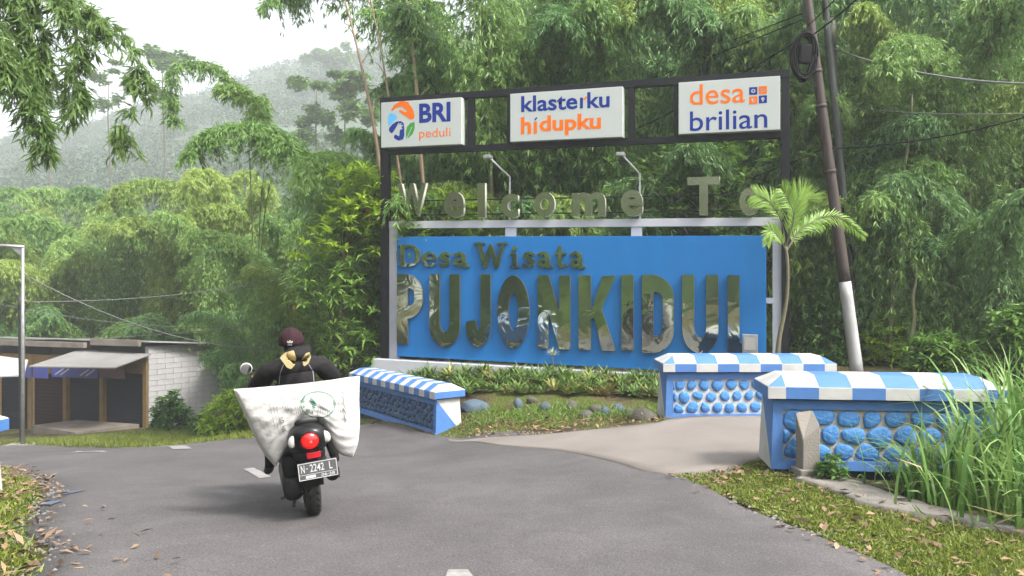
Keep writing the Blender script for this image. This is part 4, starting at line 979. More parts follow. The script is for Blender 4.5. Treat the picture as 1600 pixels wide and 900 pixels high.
for i, (px, D, s, n, tint, lab) in enumerate([
    (1290, 18.0, 1.0, 6, 0, 'bamboo clump straight behind the leaning pole'),
    (1400, 17.5, .80, 6, 2, 'lower yellowish bamboo clump right of the poles, arching over bare culms'),
    (1490, 16.5, .78, 6, 0, 'bamboo clump with hanging plume right of centre behind the tall grass'),
    (1600, 18.0, 1.0, 6, 1, 'bamboo clump at the right edge of the photo'),
    (1700, 16.5, .9, 5, 0, 'bamboo clump leaning in from beyond the right edge')]): clump(px, D, s, n, lab, g2, tint, 30 + i)
for i, (px, D, s, n, tint, lab) in enumerate([
    (385, 30.5, .85, 6, 0, 'low bamboo clump beside the shop side wall'),
    (430, 24.5, .70, 6, 1, 'low dark bamboo clump directly above the rider'),
    (500, 23.5, .72, 6, 0, 'bamboo clump left of the bright broad-leaved tree'),
    (280, 35.5, 1.12, 7, 2, 'yellowish rounded bamboo crown above the shop roof'),
    (190, 36.5, 1.12, 7, 0, 'rounded bamboo crown behind the shop awning'),
    (90, 36.0, 1.15, 7, 2, 'pale bamboo crown right of the street lamp'),
    (0, 36.5, 1.15, 7, 1, 'bamboo crown at the left edge behind the street lamp'),
    (380, 34.0, 1.12, 7, 2, 'tall pale bamboo crown in the middle of the left grove'),
    (470, 32.0, 1.08, 7, 0, 'tall bamboo crown left of the sign posts'),
    (560, 30.0, .96, 7, 1, 'bamboo clump seen just left of the first light box')]): clump(px, D, s, n, lab, g3, tint, 60 + i, 1.2)
k = 0
for px, D, s in [(-90, 46, 1.35), (0, 47, 1.35), (90, 45, 1.3), (180, 47, 1.3), (270, 45, 1.25), (350, 46, 1.25), (430, 44, 1.1), (510, 42, 1.08), (600, 36, .85),
                 (690, 28, .95), (760, 27, 1.2), (830, 27, 1.4), (920, 26, 1.35), (1010, 27, 1.4), (1100, 26, 1.35), (1200, 26, 1.35), (1290, 25, 1.3), (1380, 25, 1.35), (1460, 24, 1.2), (1540, 25, 1.3), (1640, 24, 1.25), (1740, 23, 1.2),
                 (1340, 31, 1.6), (1450, 31, 1.6), (1560, 31, 1.6), (730, 33, 1.1), (1240, 32, 1.6), (1130, 33, 1.6), (1020, 33, 1.6), (900, 34, 1.5), (800, 34, 1.4)]:
    clump(px, D, s, 7 if D < 40 else 6, 'bamboo clump in the dense back rows of the grove', g4, k % 3, 100 + k, 1.3); k += 1
for i, (px, D, s, n, tint, lab) in enumerate([
    (640, 19.2, .95, 6, 0, 'young low bamboo behind the first Welcome letters'), (740, 18.6, 1.0, 6, 1, 'young low bamboo behind the left lamp arm'), (850, 18.2, 1.05, 6, 0, 'young low bamboo behind the letters between the lamp arms'), (960, 17.8, 1.0, 6, 1, 'young low bamboo behind the right lamp arm'),
    (1150, 17.4, 1.0, 6, 1, 'young low bamboo behind the right sign post'), (1260, 16.8, .95, 6, 0, 'young low bamboo between sign and leaning pole'),
    (1350, 16.4, .85, 6, 1, 'young low bamboo right beside the dark poles'), (1440, 15.8, .8, 6, 0, 'young low bamboo in the middle of the right thicket'), (1530, 15.4, .8, 6, 1, 'young low bamboo near the right edge'), (1330, 20.5, 1.2, 7, 2, 'mid-height bamboo behind the dark poles'), (1470, 20, 1.2, 7, 0, 'mid-height bamboo deep in the right thicket'), (1600, 20, 1.3, 7, 1, 'mid-height bamboo deep at the right edge'),
    (400, 22.5, .62, 6, 1, 'small dark bamboo tuft behind the rider'), (300, 34.0, 1.1, 7, 1, 'mid-height bamboo right behind the shop roof'), (150, 34.5, 1.1, 7, 0, 'mid-height bamboo behind the awning'), (30, 34.5, 1.1, 7, 1, 'mid-height bamboo behind the lamp post'), (400, 30, 1.1, 7, 0, 'mid-height bamboo right of the shop'), (490, 27, 1.1, 7, 1, 'mid-height bamboo left of the bright tree')]):
    clump(px, D, s, n, lab, 'low young bamboo', tint, 300 + i, .8, protos=LOWP)
# grove on the roadside left of and behind the viewer (seen in the mirror letters)
for i, (x, y, s) in enumerate([(-9.5, 2.5, .95), (-10.5, -1.5, 1.0), (-11.5, -6, 1.1), (-14, 6, 1.0), (-9, -11, 1.1), (-14.5, 0, 1.2), (-16, -8, 1.2), (-5.5, -15, 1.1), (-1, -19, 1.2), (-19, -3, 1.2), (-13, -14, 1.3), (-7, -20, 1.3), (-21, 5, 1.1)]):
    clump(0, y, s, 6, 'roadside bamboo clump mirrored in the steel letters', 'roadside bamboo on the near left', i % 3, 200 + i, wx=x)
for i, (x, y, s) in enumerate([(-7.8, 3.4, 1.0), (-8.2, .8, 1.1), (-8.4, -2, 1.1), (-8.0, -4.6, 1.2), (-7.4, -7.5, 1.2), (-10.5, 5, 1.1), (-6.5, -11, 1.2), (-4.5, -13, 1.2), (-11.5, -4, 1.3), (-10.5, -9, 1.3), (-12.5, 2.5, 1.3), (-2.2, -16.5, 1.3), (1.2, -20, 1.3)]):
    clump(0, y, s, 7, 'low roadside bamboo mirrored in the steel letters', 'low roadside bamboo on the near left', 0, 400 + i, .9, wx=x, protos=LOWP)
# hanging plumes, upper left: arching culms of a clump that stands left of the frame
def plumes(name, label, base, paths, D, tw, leafL, n_twig, mkey, base_r=.026, twist=0):
    t = thing(name, label, 'bamboo', base); B = Vector(base); rg_ = np.random.default_rng(len(label))
    for j, (path, dd) in enumerate(paths):
        sp = [P(a, b_, D + dd) - B for a, b_ in path]; full = [Vector((rg_.uniform(-.3, .3), rg_.uniform(-.3, .3), 0))]
        s0 = sp[0]; full += [Vector((s0.x * .12, s0.y * .12, s0.z * .45)), Vector((s0.x * .5, s0.y * .5, s0.z * .82))] + sp
        cur = resample([tuple(v) for v in full], 40)
        link('culm', MB().tube([tuple(v) for v in cur], [base_r * (1 - .9 * i / 39) for i in range(40)], 7).mesh('culm', M['culm'], True), t)
        fs = resample([tuple(v) for v in sp], 20)
        V = weep(fs, rg_, n_twig, .0, tw, 4, 6, leafL, leafL * .14, .8, .35, .8)
        link('foliage', npmesh('foliage', V, 4, M[mkey]), t)
    return t
plumes('arching_bamboo', 'near bamboo plumes hanging into the upper left corner', (-9.2, 10.6, h(-9.2, 10.6)),
       [([(-120, -120), (-30, -40), (10, 40), (30, 110), (60, 170), (72, 232)], .0), ([(-100, -160), (20, -60), (95, 0), (122, 70), (122, 130), (112, 180)], .3),
        ([(-60, -170), (70, -50), (140, 20), (190, 58), (214, 105), (218, 150), (200, 205), (190, 228)], .5), ([(-160, -60), (-60, 0), (-10, 60), (10, 120), (10, 165)], -.3),
        ([(-60, -150), (0, -60), (45, 10), (65, 80), (62, 140)], .2)],
       10.0, .36, .20, 130, 'plume')
plumes('arching_bamboo', 'slender bamboo arch against the pale sky above the left grove', (-9.0, 27.0, h(-9, 27)),
       [([(415, 230), (400, 165), (372, 135), (345, 140), (345, 200)], 0), ([(430, 240), (412, 190), (408, 150), (400, 205)], .4), ([(380, 150), (335, 102), (298, 96), (270, 106), (262, 140), (276, 190)], .3)],
       22.0, .45, .24, 110, 'bamboo1')
# dry leafless shoots left of the light boxes
for i, (x0, y0, x1, y1, D, lab) in enumerate([(592, 250, 536, -10, 17.2, 'leftmost bare dry bamboo shoot above the sign'), (628, 300, 575, -20, 17.6, 'middle bare dry bamboo shoot above the sign'), (664, 320, 632, -20, 17.4, 'rightmost bare dry bamboo shoot above the sign')]):
    a, b_ = P(x0, y0, D), P(x1, y1, D); g = Vector((a.x + .5, D, h(a.x + .5, D))); mid = a.lerp(b_, .6) + Vector((.06, 0, 0))
    cur = resample([tuple(g), tuple(a), tuple(mid), tuple(b_)], 30); o = thing('dry_bamboo_shoot', lab, 'bamboo', g, group='bare dry bamboo shoots')
    rr = []; pp = []
    for k2 in range(30):
        r_ = (.06, .045, .085)[i] * (1 - .8 * k2 / 29); pp += [tuple(Vector(cur[k2]) - g)]; rr += [r_ * (1.15 if k2 % 2 else .95)]
    obj('culm', MB().tube(pp, rr, 8), M['culm_dry'], o, True)
    for s in (.55, .7, .8, .9):
        p_ = Vector(pp[int(29 * s)]); obj('twig', MB().tube([p_, p_ + Vector((-.15 + .3 * ((i + int(s * 10)) % 2), 0, .25)), p_ + Vector((-.3 + .6 * ((i + int(s * 10)) % 2), .05, .35))], [.014, .01, .004], 5), M['culm_dry'], o)
# pale single culms on the right
for i, (x0, y0, x1, y1, D) in enumerate([(1385, 610, 1412, 290, 15.2), (1443, 600, 1462, 400, 16), (1478, 610, 1500, 330, 16.4), (1520, 600, 1610, 200, 17), (1422, 610, 1428, 470, 14.8)]):
    a, b_ = P(x0, y0, D), P(x1, y1, D); a.z = h(a.x, a.y) - .1; top = b_ + (b_ - a) * .5
    cur = [a.lerp(top, q / 16) + Vector((.02 * math.sin(q), 0, 0)) for q in range(17)]
    tag(obj('bamboo_culm', MB().tube([c - a for c in cur], [.055 * (1 - .6 * q / 16) * (1.12 if q % 2 else 1) for q in range(17)], 8), M['culm'], None, True, a), ['pale culm nearest the poles, bare up to the foliage', 'short pale culm in the middle of the right thicket', 'pale culm right of the middle of the right thicket', 'long pale culm slanting to the upper right', 'brownish short culm stub behind the checked bench'][i], 'bamboo', 'single culms in the right thicket')

# ================================================================= broad-leaved trees and shrubs
def whorls(cent, rng, per, L, w, up=.35, spread=1.0):
    n = len(cent); a = rng.uniform(0, 2 * np.pi, (n, per)); el = rng.uniform(-.5, .9, (n, per)) + up
    d = np.stack([np.cos(a) * spread, np.sin(a) * spread, np.sin(el)], -1).reshape(-1, 3); o = np.repeat(cent, per, 0) + d * .02
    m = len(o); return leaves(o, d, L * rng.uniform(.6, 1.15, m), w * rng.uniform(.8, 1.2, m), rng, .25, (0, 0, 1))
def branchy(t, cent, base, trunk_top, m, rng, r0=.07, nb=26):
    mb = MB(); tt = Vector(trunk_top); mb.tube([(0, 0, -.2), tt * .3 + Vector((.08, .03, 0)), tt * .65 - Vector((.05, 0, 0)), tt], [r0, r0 * .8, r0 * .6, r0 * .3], 9)
    obj('trunk', mb, m, t, True)
    for i in rng.choice(len(cent), min(nb, len(cent)), replace=False):
        c = Vector(cent[i]); s = tt * max(.12, min(.95, (c.z - .5) / tt.z * .85))
        obj('branch', MB().tube([s, s.lerp(c, .5) + Vector((0, 0, -.08)), c], [.022, .015, .006], 5), m, t, True)
rt_ = np.random.default_rng(77)
base = Vector((-4.05, 17.0, h(-4.05, 17.0)))
t = thing('broad_leaved_tree', 'bright green broad-leaved tree beside the left sign post', 'tree', base)
cz = rt_.uniform(.2, 1, 330); hgt = P(545, 265, 17).z - base.z
ang = rt_.uniform(0, 2 * np.pi, 330); rad = np.sqrt(rt_.uniform(.05, 1, 330)) * (.55 + .55 * np.sin(np.pi * np.clip(cz, 0, .92)) )
cen = np.stack([np.cos(ang) * rad + .45 - .0 * cz + .35 * np.sin(cz * 9), np.sin(ang) * rad, cz * hgt], 1)
hi = cz > .62
branchy(t, cen, base, (.5, .1, hgt * .9), M['bark'], rt_)
link('crown_bright', npmesh('crown', whorls(cen[hi], rt_, 13, .30, .062), 4, M['bright']), t); link('crown', npmesh('crown', whorls(cen[~hi], rt_, 13, .32, .058, .1), 4, M['midgreen']), t)
dl = cen[rt_.choice(330, 22, replace=False)]; link('dry_leaves', npmesh('dry_leaves', whorls(dl, rt_, 1, .24, .07, -.9, .3), 4, M['dryleaf']), t, kind='stuff')
base = Vector((-1.3, 16.6, h(-1.3, 16.6)))
t = thing('broad_leaved_shrub', 'yellow-green leafy shrub showing behind the Welcome letters at left', 'shrub', base)
hgt = P(690, 300, 16.6).z - base.z; cen = np.stack([rt_.uniform(-1.1, .55, 110), rt_.uniform(-.5, .5, 110), hgt * rt_.uniform(.55, 1, 110) ** .8], 1); cen[:, 2] -= .25 * np.abs(cen[:, 0] + .3)
branchy(t, cen, base, (-.2, 0, hgt * .85), M['bark'], rt_, .05, 14); link('crown', npmesh('crown', whorls(cen, rt_, 12, .28, .06), 4, M['bright']), t)
base = Vector((4.0, 16.0, h(4.0, 16)))
t = thing('dark_leafy_tree', 'dark leafy tree behind the To letters of the sign', 'tree', base)
hgt = P(1080, 230, 16).z - base.z; n_ = 300; cen = np.stack([rt_.normal(0, .75, n_), rt_.normal(0, .5, n_), hgt * rt_.uniform(.45, 1, n_)], 1)
branchy(t, cen, base, (.1, 0, hgt * .85), M['bark'], rt_, .06, 20); link('crown', npmesh('crown', whorls(cen, rt_, 10, .20, .07), 4, M['midgreen']), t)
def shrub(name, label, px, py, D, w, hh, m, n, L, lw, per=8, sway=0):
    k = D / FOCAL; x = (px - 800) * k; base = Vector((x, D, h(x, D))); t = thing(name, label, 'shrub', base)
    rx, rz = w * k / 2, hh * k
    d = nrm(rt_.normal(size=(n, 3))); d[:, 2] = np.abs(d[:, 2]); c = d * rt_.uniform(.35, 1, (n, 1)) ** .5 * np.array([rx, rx * .8, rz * .95]) * (1 + .18 * np.sin(d[:, :1] * 7) * np.cos(d[:, 1:2] * 5)); c[:, 2] += .04
    branchy(t, c, base, (0, 0, rz * .6), M['bark'], rt_, .03, 10); link('crown', npmesh('crown', whorls(c, rt_, per, L, lw, .1), 4, M[m]), t); return t
shrub('round_shrub', 'round dark green shrub in front of the shop block wall', 266, 666, 26.2, 62, 58, 'shrub', 260, .20, .085)
shrub('roadside_bush', 'light green bush between the shop and the rider', 352, 690, 20.5, 80, 76, 'bright', 240, .26, .05)
shrub('roadside_bush', 'small dark bush between the round shrub and the light bush', 316, 680, 22.5, 36, 40, 'shrub', 110, .18, .06)
shrub('roadside_bush', 'leafy bush at the foot of the bamboo behind the rider', 440, 660, 19.5, 90, 80, 'midgreen', 220, .28, .05)
shrub('roadside_bush', 'bush under the bright tree right of the rider', 520, 650, 18.0, 90, 70, 'bright', 200, .28, .045)
for i, (px, D, w, hh, m, lab) in enumerate([(1395, 15.4, 110, 75, 'bright', 'low bright bush right of the leaning pole foot'), (1470, 13.5, 120, 70, 'midgreen', 'low leafy bush behind the right end of the near bench'), (1590, 12.5, 120, 130, 'midgreen', 'tall leafy bush at the right edge'),
                             (1575, 16.0, 110, 240, 'midgreen', 'tall shrub with broad leaves at the right edge'), (1280, 16, 100, 150, 'shrub', 'dark shrub between the sign and the leaning pole'), (1300, 16.2, 80, 60, 'shrub', 'small dark bush behind the leaning pole foot')]):
    shrub('thicket_bush', lab, px, 0, D, w, hh, m, int(120 + w * hh / 90), .20, .055)
# distant hazy trees on the slope left
for i, (px, py, D, hh, w, lab) in enumerate([(255, 58, 95, 14, 5.5, 'tall hazy tree with round crown right of the hanging bamboo'), (170, 110, 90, 11, 4, 'pale hazy tree behind the hanging plumes'),
                                      (500, 78, 215, 14, 8, 'lone umbrella-shaped tree on the hill ridge'), (535, 72, 215, 14, 8, 'hazy tree on the ridge close to the bamboo'), (495, 125, 75, 8, 4.5, 'dark bluish tree on the slope left of the bamboo'), (540, 130, 70, 9, 5, 'greenish tree on the slope touching the bamboo'), (75, 120, 100, 12, 5, 'hazy tree far left behind the hanging plumes')]):
    top = P(px, py, D); zb = min(top.z - hh, 1e9); gz = float(hill_z(np.array([top.x]), np.array([D]))[0]); zb = min(gz, top.z - 4); H_ = top.z - zb
    t = thing('distant_tree', lab, 'tree', (top.x, D, zb)); obj('trunk', MB().tube([(0, 0, -1), (.2, 0, H_ * .4), (-.1, 0, H_ * .75), (0, 0, H_ * .95)], [.11, .09, .07, .04], 7), M['bark'], t, True)
    n = 420; d = nrm(rt_.normal(size=(n, 3))); cl = rt_.integers(0, 9, n); cc_ = rt_.normal(size=(9, 3)) * np.array([w * .34, w * .34, min(H_ * .18, w * .5)]); c = cc_[cl] + d * rt_.uniform(.2, 1, (n, 1)) * w * .22; c[:, 2] = H_ - w * .45 + np.clip(c[:, 2], -w, w * .45)
    link('crown', npmesh('crown', whorls(c, rt_, 6, w * .13, w * .07, 0), 4, M['midgreen']), t)

# ================================================================= palm by the sign
pb = P(1212, 600, 12.9); pb.z = h(pb.x, pb.y)
palm = thing('young_palm', 'young palm with bright green fan of fronds at the right end of the sign', 'palm', pb)
def rel(px, py, D=12.9): return P(px, py, D) - pb
cur = resample([tuple(rel(1212, 620)), tuple(rel(1216, 540)), tuple(rel(1229, 470)), tuple(rel(1231, 420)), tuple(rel(1228, 385))], 24)
obj('trunk', MB().tube([tuple(c) for c in cur], [(.042 - .018 * i / 23) * (1.08 if i % 3 == 0 else 1) for i in range(24)], 10), M['palmtrunk'], palm, True)
for j, (pth, L, dy) in enumerate([([(1228, 390), (1236, 350), (1246, 320), (1254, 312)], .52, -.05), ([(1228, 390), (1222, 350), (1205, 318), (1182, 305)], .34, .05), ([(1229, 392), (1243, 368), (1262, 350), (1284, 350)], .26, .25),
                                ([(1229, 392), (1260, 352), (1305, 338), (1350, 368)], .26, .5), ([(1228, 388), (1240, 340), (1232, 312), (1222, 296)], .3, -.3), ([(1228, 392), (1218, 372), (1204, 360), (1198, 380)], .22, -.2)]):
    sp = resample([tuple(rel(a, b_, 12.9 + dy * i / 3)) for i, (a, b_) in enumerate(pth)], 26)
    fr_ = obj('frond', MB().tube([tuple(c) for c in sp], [.011 - .010 * i / 25 for i in range(26)], 5), M['palmtrunk'], palm)
    tan = nrm(np.gradient(sp, axis=0)); o_, d_ = [], []
    for sd in (-1, 1):
        side_ = nrm(np.cross(tan, np.array([0, -1, .25]))) * sd
        for i in range(5, 26):
            o_.append(sp[i]); d_.append(side_[i] * (.42 if j == 0 else .7) + tan[i] * .9 + np.array([0, 0, -.05 if j == 0 else -.22]) + rt_.normal(size=3) * .06)
            o_.append((sp[i] + sp[i - 1]) / 2); d_.append(side_[i] * (.45 if j == 0 else .75) + tan[i] * .8 + np.array([0, 0, -.08 if j == 0 else -.28]) + rt_.normal(size=3) * .06)
    ll = L * np.tile(np.repeat(np.interp(np.arange(21), [0, 6, 14, 20], [.55, 1, .95, .5]), 2), 2)
    link('leaflets', npmesh('leaflets', leaves(np.array(o_), np.array(d_), ll, .026, rt_, .12, (0, -1, .3)), 4, M['palm']), fr_, kind='stuff')

# ================================================================= planted bed
def rosette(rng, m, n=16, L=.24, w=.04):
    a = np.arange(n) * 2.4 + rng.uniform(0, .4, n); el = np.interp(np.arange(n), [0, n], [.25, 1.25])
    d = np.stack([np.cos(a) * np.cos(el), np.sin(a) * np.cos(el), np.sin(el)], 1); o = d * .01 + np.array([0, 0, .02])
    Ls = L * rng.uniform(.75, 1.1, n); s = nrm(np.cross(d, np.array([0, 0, 1.]))); u = np.cross(s, d); Lc = Ls[:, None]
    b0, b1 = o - s * w * .3, o + s * w * .3; m0, m1 = o + d * Lc * .5 - s * w * .5 + u * .0, o + d * Lc * .5 + s * w * .5; tip = o + d * Lc - u * Lc * .22
    V = np.stack([b0, b1, m1, m0, tip], 1).reshape(-1, 3)
    me = bpy.data.meshes.new('rosette'); k = n
    me.from_pydata(V.tolist(), [], [f for i in range(k) for f in ((i * 5, i * 5 + 1, i * 5 + 2, i * 5 + 3), (i * 5 + 3, i * 5 + 2, i * 5 + 4))]); me.materials.append(m); return me
ROS = [rosette(rt_, M[m], n, L, w) for m, n, L, w in (('bed1', 18, .26, .045), ('bed1', 15, .24, .05), ('bed2', 16, .26, .045), ('bed3', 15, .22, .045), ('bed1', 20, .3, .04), ('bed1', 14, .22, .04), ('bed1', 17, .25, .05))]
rs = random.Random(4)
cnt = 0
for row, (py0, py1) in enumerate(((598, 610), (608, 622), (618, 634), (590, 600))):
    xr = range(606 if row != 2 else 730, 1042, 10)
    for px in xr:
        x_ = px + rs.uniform(-6, 6); fr_ = (px - 600) / 440
        D = SA.y - .55 - 1.62 * fr_ - (.15, .6, 1.05, -.12)[row] + rs.uniform(-.15, .15); X_ = (x_ - 800) / FOCAL * D
        if px < 716 and row in (1, 2): continue
        o = link('rosette_plant', rs.choice(ROS), None, (X_, D, h(X_, D) + rs.uniform(-.02, .03)), (rs.uniform(-.2, .2), rs.uniform(-.2, .2), rs.uniform(0, 6.28))); q = rs.uniform(.75, 1.25); o.scale = (q, q, q)
        tag(o, 'low rosette plant in the bed below the blue panel', 'plant', 'rosette plants in the sign bed'); cnt += 1
# pale spiky plant and red flower
g = Vector((P(863, 570, 14.6).x, 14.6, 0)); g.z = h(g.x, g.y)
t = thing('spiky_plant', 'pale spiky-topped plant standing above the bed before the letter O', 'plant', g)
zt = P(863, 556, 14.6).z - g.z
obj('stem', MB().tube([(0, 0, 0), (.02, 0, zt * .5), (0, 0, zt)], [.014, .012, .01], 6), M['bark'], t)
hd = link('leaf_head', rosette(rt_, mat('pale_spike_leaf', (.34, .36, .20), .6, col2=(.5, .48, .32), island=True), 26, .19, .018), t, (0, 0, zt - .02))
g = Vector((P(924, 598, 13.9).x, 13.9, 0)); g.z = h(g.x, g.y)
t = thing('flowering_plant', 'rosette with a small red flower in the bed', 'plant', g); link('leaves', ROS[0], t)
mb = MB(); zt = P(924, 597, 13.9).z - g.z
for i in range(6): mb.ell((.035 * math.cos(i), .035 * math.sin(i), zt), (.03, .03, .015), nu=8, nv=6)
obj('flower', mb, mat('red_petal', (.55, .06, .05), .6), t, True); obj('stem', MB().tube([(0, 0, 0), (0, 0, zt)], .008, 5), M['bark'], t)

# ================================================================= grass, litter, tall grass
def scatter(poly_px, n, rng, pad_road=.05):
    g = [G(*p) for p in poly_px]; poly = np.array([(v.x, v.y) for v in g]); mn, mx = poly.min(0), poly.max(0); out = np.zeros((0, 2))
    while len(out) < n:
        q = rng.uniform(mn, mx, (n * 2, 2)); q = q[in_poly(q[:, 0], q[:, 1], poly)]; q = q[~in_road(q[:, 0], q[:, 1], pad_road)]
        q = q[~in_poly(q[:, 0], q[:, 1], apron_poly)]
        if len(q) == 0: break
        out = np.concatenate([out, q])
    out = out[:n]; return np.column_stack([out, H(out[:, 0], out[:, 1])])
rgv = np.random.default_rng(9)
def grass(name, poly, n, L, w, lean=.9, pad=.0, m='grass', patch=1.3):
    p = scatter(poly, n, rgv, pad); k = np.sin(p[:, 0] * 3.1 + 1.7 * np.sin(p[:, 1] * 2.3)) + np.sin(p[:, 1] * 3.7 + p[:, 0]) + rgv.normal(size=len(p)) * .7; p = p[k > -patch]
    p[:, 2] -= .005; d = rgv.normal(size=p.shape) * lean; d[:, 2] = 1; link(name, npmesh(name, leaves(p, d, L * rgv.uniform(.5, 1.3, len(p)), w, rgv, .3), 4, M[m]), kind='stuff')
def litter(name, poly, n, L, pad=-.15, m='litter'):
    p = scatter(poly, n, rgv, pad); p[:, 2] += rgv.uniform(.012, .05, len(p)); d = rgv.normal(size=p.shape); d[:, 2] *= .25
    link(name, npmesh(name, leaves(p, d, L * rgv.uniform(.5, 1.4, len(p)), L * .42 * rgv.uniform(.5, 1.3, len(p)), rgv, .12, (0, 0, 1)), 4, M[m]), kind='stuff')
RV = [(985, 752), (1110, 740), (1195, 720), (1245, 745), (1440, 800), (1640, 790), (1680, 960), (1220, 960), (1090, 850)]
grass('right_verge_grass', RV, 42000, .045, .012, .9, .02, patch=1.1)
litter('right_verge_litter', RV, 330, .085)
LV = [(-120, 715), (60, 715), (90, 760), (130, 800), (170, 860), (220, 960), (-200, 960)]
grass('left_verge_grass', LV, 16000, .06, .014, .9, .02, patch=.7)
litter('left_verge_litter', LV, 1100, .095)
grass('far_verge_grass', [(-60, 705), (360, 690), (420, 684), (420, 668), (300, 668), (200, 676), (60, 690), (-60, 696)], 24000, .14, .018, .6, .05, patch=2.2)
litter('bed_edge_litter', [(720, 700), (870, 678), (1040, 662), (1040, 648), (860, 650), (720, 660)], 260, .10, -.3)
grass('bed_edge_moss', [(560, 700), (720, 688), (1040, 660), (1040, 640), (720, 640), (690, 690), (560, 664)], 5000, .05, .012, .9, .0, patch=.8)
litter('road_litter', [(150, 960), (110, 860), (60, 780), (200, 800), (330, 960)], 26, .07, -3)
litter('apron_litter', [(1150, 760), (1240, 760), (1200, 700), (1000, 740)], 40, .09, -.5)
grass('bed_weeds', [(725, 672), (860, 660), (1040, 652), (1040, 636), (860, 632), (735, 640)], 1500, .13, .014, .7, .0, 'midgreen', 1.0)
def gravel(name, n):
    i = rgv.integers(70, 215, n); s = rgv.choice([-1, 1], n); w = np.where(s < 0, eL[i], eR[i]) + rgv.normal(0, .09, n) + .02; q = rc[i, :2] + rn[i] * (s * w)[:, None] + rt[i] * rgv.uniform(-.15, .15, n)[:, None]
    z = H(q[:, 0], q[:, 1]) + .008; r = rgv.uniform(.006, .022, n)[:, None, None]; base_ = np.array([(1, 0, 0), (-.5, .9, 0), (-.5, -.9, 0), (.1, .1, .75)])[None] * r
    a = rgv.uniform(0, 6.28, n); ca, sa = np.cos(a)[:, None], np.sin(a)[:, None]; V = np.stack([base_[..., 0] * ca - base_[..., 1] * sa, base_[..., 0] * sa + base_[..., 1] * ca, base_[..., 2]], -1) + np.column_stack([q, z])[:, None]
    link(name, npmesh(name, V.reshape(-1, 3), 4, M['gravel'], [[0, 1, 3], [1, 2, 3], [2, 0, 3]]), kind='stuff')
gravel('edge_gravel', 5000)
# tall grass at the right
def tallgrass(label, px, D, n, hmax, spread, seed):
    rg_ = np.random.default_rng(seed); x = (px - 800) / FOCAL * D; z = h(x, D); t = thing('tall_grass_clump', label, 'grass clump', (x, D, z), group='tall grass by the nearest bench')
    k = 7; a = rg_.uniform(0, 2 * np.pi, n); L = hmax * rg_.uniform(.35, 1, n); o = np.stack([rg_.normal(0, spread, n), rg_.normal(0, spread * .7, n), np.zeros(n) - .03], 1)
    out = np.stack([np.cos(a), np.sin(a), np.zeros(n)], 1); bend = rg_.uniform(.25, 1.35, n)[:, None]; w = rg_.uniform(.008, .017, n)[:, None]; side = np.stack([-np.sin(a), np.cos(a), np.zeros(n)], 1)
    rows = []
    for i in range(k + 1):
        s = i / k; hh_ = L[:, None] * (s - .42 * bend * s ** 3); off = L[:, None] * bend * .62 * s ** 2.1
        c = o + out * off + np.array([0, 0, 1]) * hh_; ww = w * min(1, (1 - s) * 2.2 + .06) ; rows.append((c - side * ww, c + side * ww))
    V = np.stack([r for pr in rows for r in pr], 1).reshape(-1, 3); faces = [[2 * i, 2 * i + 1, 2 * i + 3, 2 * i + 2] for i in range(k)]
    link('blades', npmesh('blades', V, 2 * (k + 1), M['reed'], faces), t, kind='stuff')
    dn = max(8, n // 9); da = rg_.uniform(0, 2 * np.pi, dn); do = np.stack([rg_.normal(0, spread, dn), rg_.normal(0, spread, dn), rg_.uniform(.02, hmax * .3, dn)], 1)
    link('dry_blades', npmesh('dry_blades', leaves(do, np.stack([np.cos(da), np.sin(da), rg_.uniform(-.4, .9, dn)], 1), .38 * rg_.uniform(.5, 1.2, dn), .014, rg_, .35), 4, M['straw']), t, kind='stuff')
    lo = np.stack([rg_.normal(0, spread * 1.3, n), rg_.normal(0, spread, n), rg_.uniform(0, hmax * .2, n)], 1); d = rg_.normal(size=lo.shape); d[:, 2] = np.abs(d[:, 2]) + .3
    link('undergrowth', npmesh('undergrowth', leaves(lo, d, .12, .016, rg_, .3), 4, M['reed']), t, kind='stuff')
tallgrass('tall arching grass clump in front of the nearest bench', 1525, 6.35, 240, 1.15, .22, 1)
tallgrass('tall upright grass clump at the right edge of the photo', 1615, 6.5, 230, 1.8, .26, 2)
tallgrass('grass clump low at the right edge', 1640, 5.6, 220, 1.0, .26, 3)
tallgrass('thin grass tuft before the bench stones', 1430, 6.75, 70, .8, .13, 4)
tallgrass('tall thin grass behind the right end of the nearest bench', 1575, 8.3, 160, 1.7, .3, 5)
shrub('small_weed', 'small leafy weed at the foot of the nearest bench', 1300, 0, 7.05, 46, 36, 'shrub', 40, .07, .03)
# ================================================================= scooter, rider, sack
SCB = Vector((-1.55, 6.0, h(-1.55, 6.0) + .012)); SROT = (0, R(-6), R(20))
SM = Matrix.Translation(SCB) @ Matrix.Rotation(SROT[2], 4, 'Z') @ Matrix.Rotation(SROT[1], 4, 'Y'); SMI = SM.inverted()
def loc_px(px, py, y0):
    """photo pixel -> scooter-local point on the plane local y = y0"""
    o = SMI @ Vector((0, 0, EYE)); d = SMI.to_3x3() @ ray(px, py); t = (y0 - o.y) / d.y; return o + d * t
M['sblack'] = mat('gloss_black_plastic', (.008, .008, .009), .3, spec=.35)
M['smatte'] = mat('matte_black_plastic', (.014, .014, .015), .6, spec=.25, bump=.1, bscale=80)
M['engine'] = mat('grey_black_engine_metal', (.05, .05, .052), .45, .4, col2=(.025, .025, .025), nscale=14, bump=.2)
M['tyre'] = mat('tyre_rubber', (.018, .018, .018), .85, col2=(.035, .033, .03), nscale=20)
M['rim'] = mat('dark_rim', (.04, .04, .04), .4, .8)
M['red'] = mat('lit_red_lens', (.65, .01, .01), .15, emit=(1, .012, .008), estr=.16, coat=.6)
M['redref'] = mat('glowing_red_reflector', (.45, .01, .02), .2, emit=(1, .02, .03), estr=.12)  # no lamp: the light it throws back is put in as a faint glow
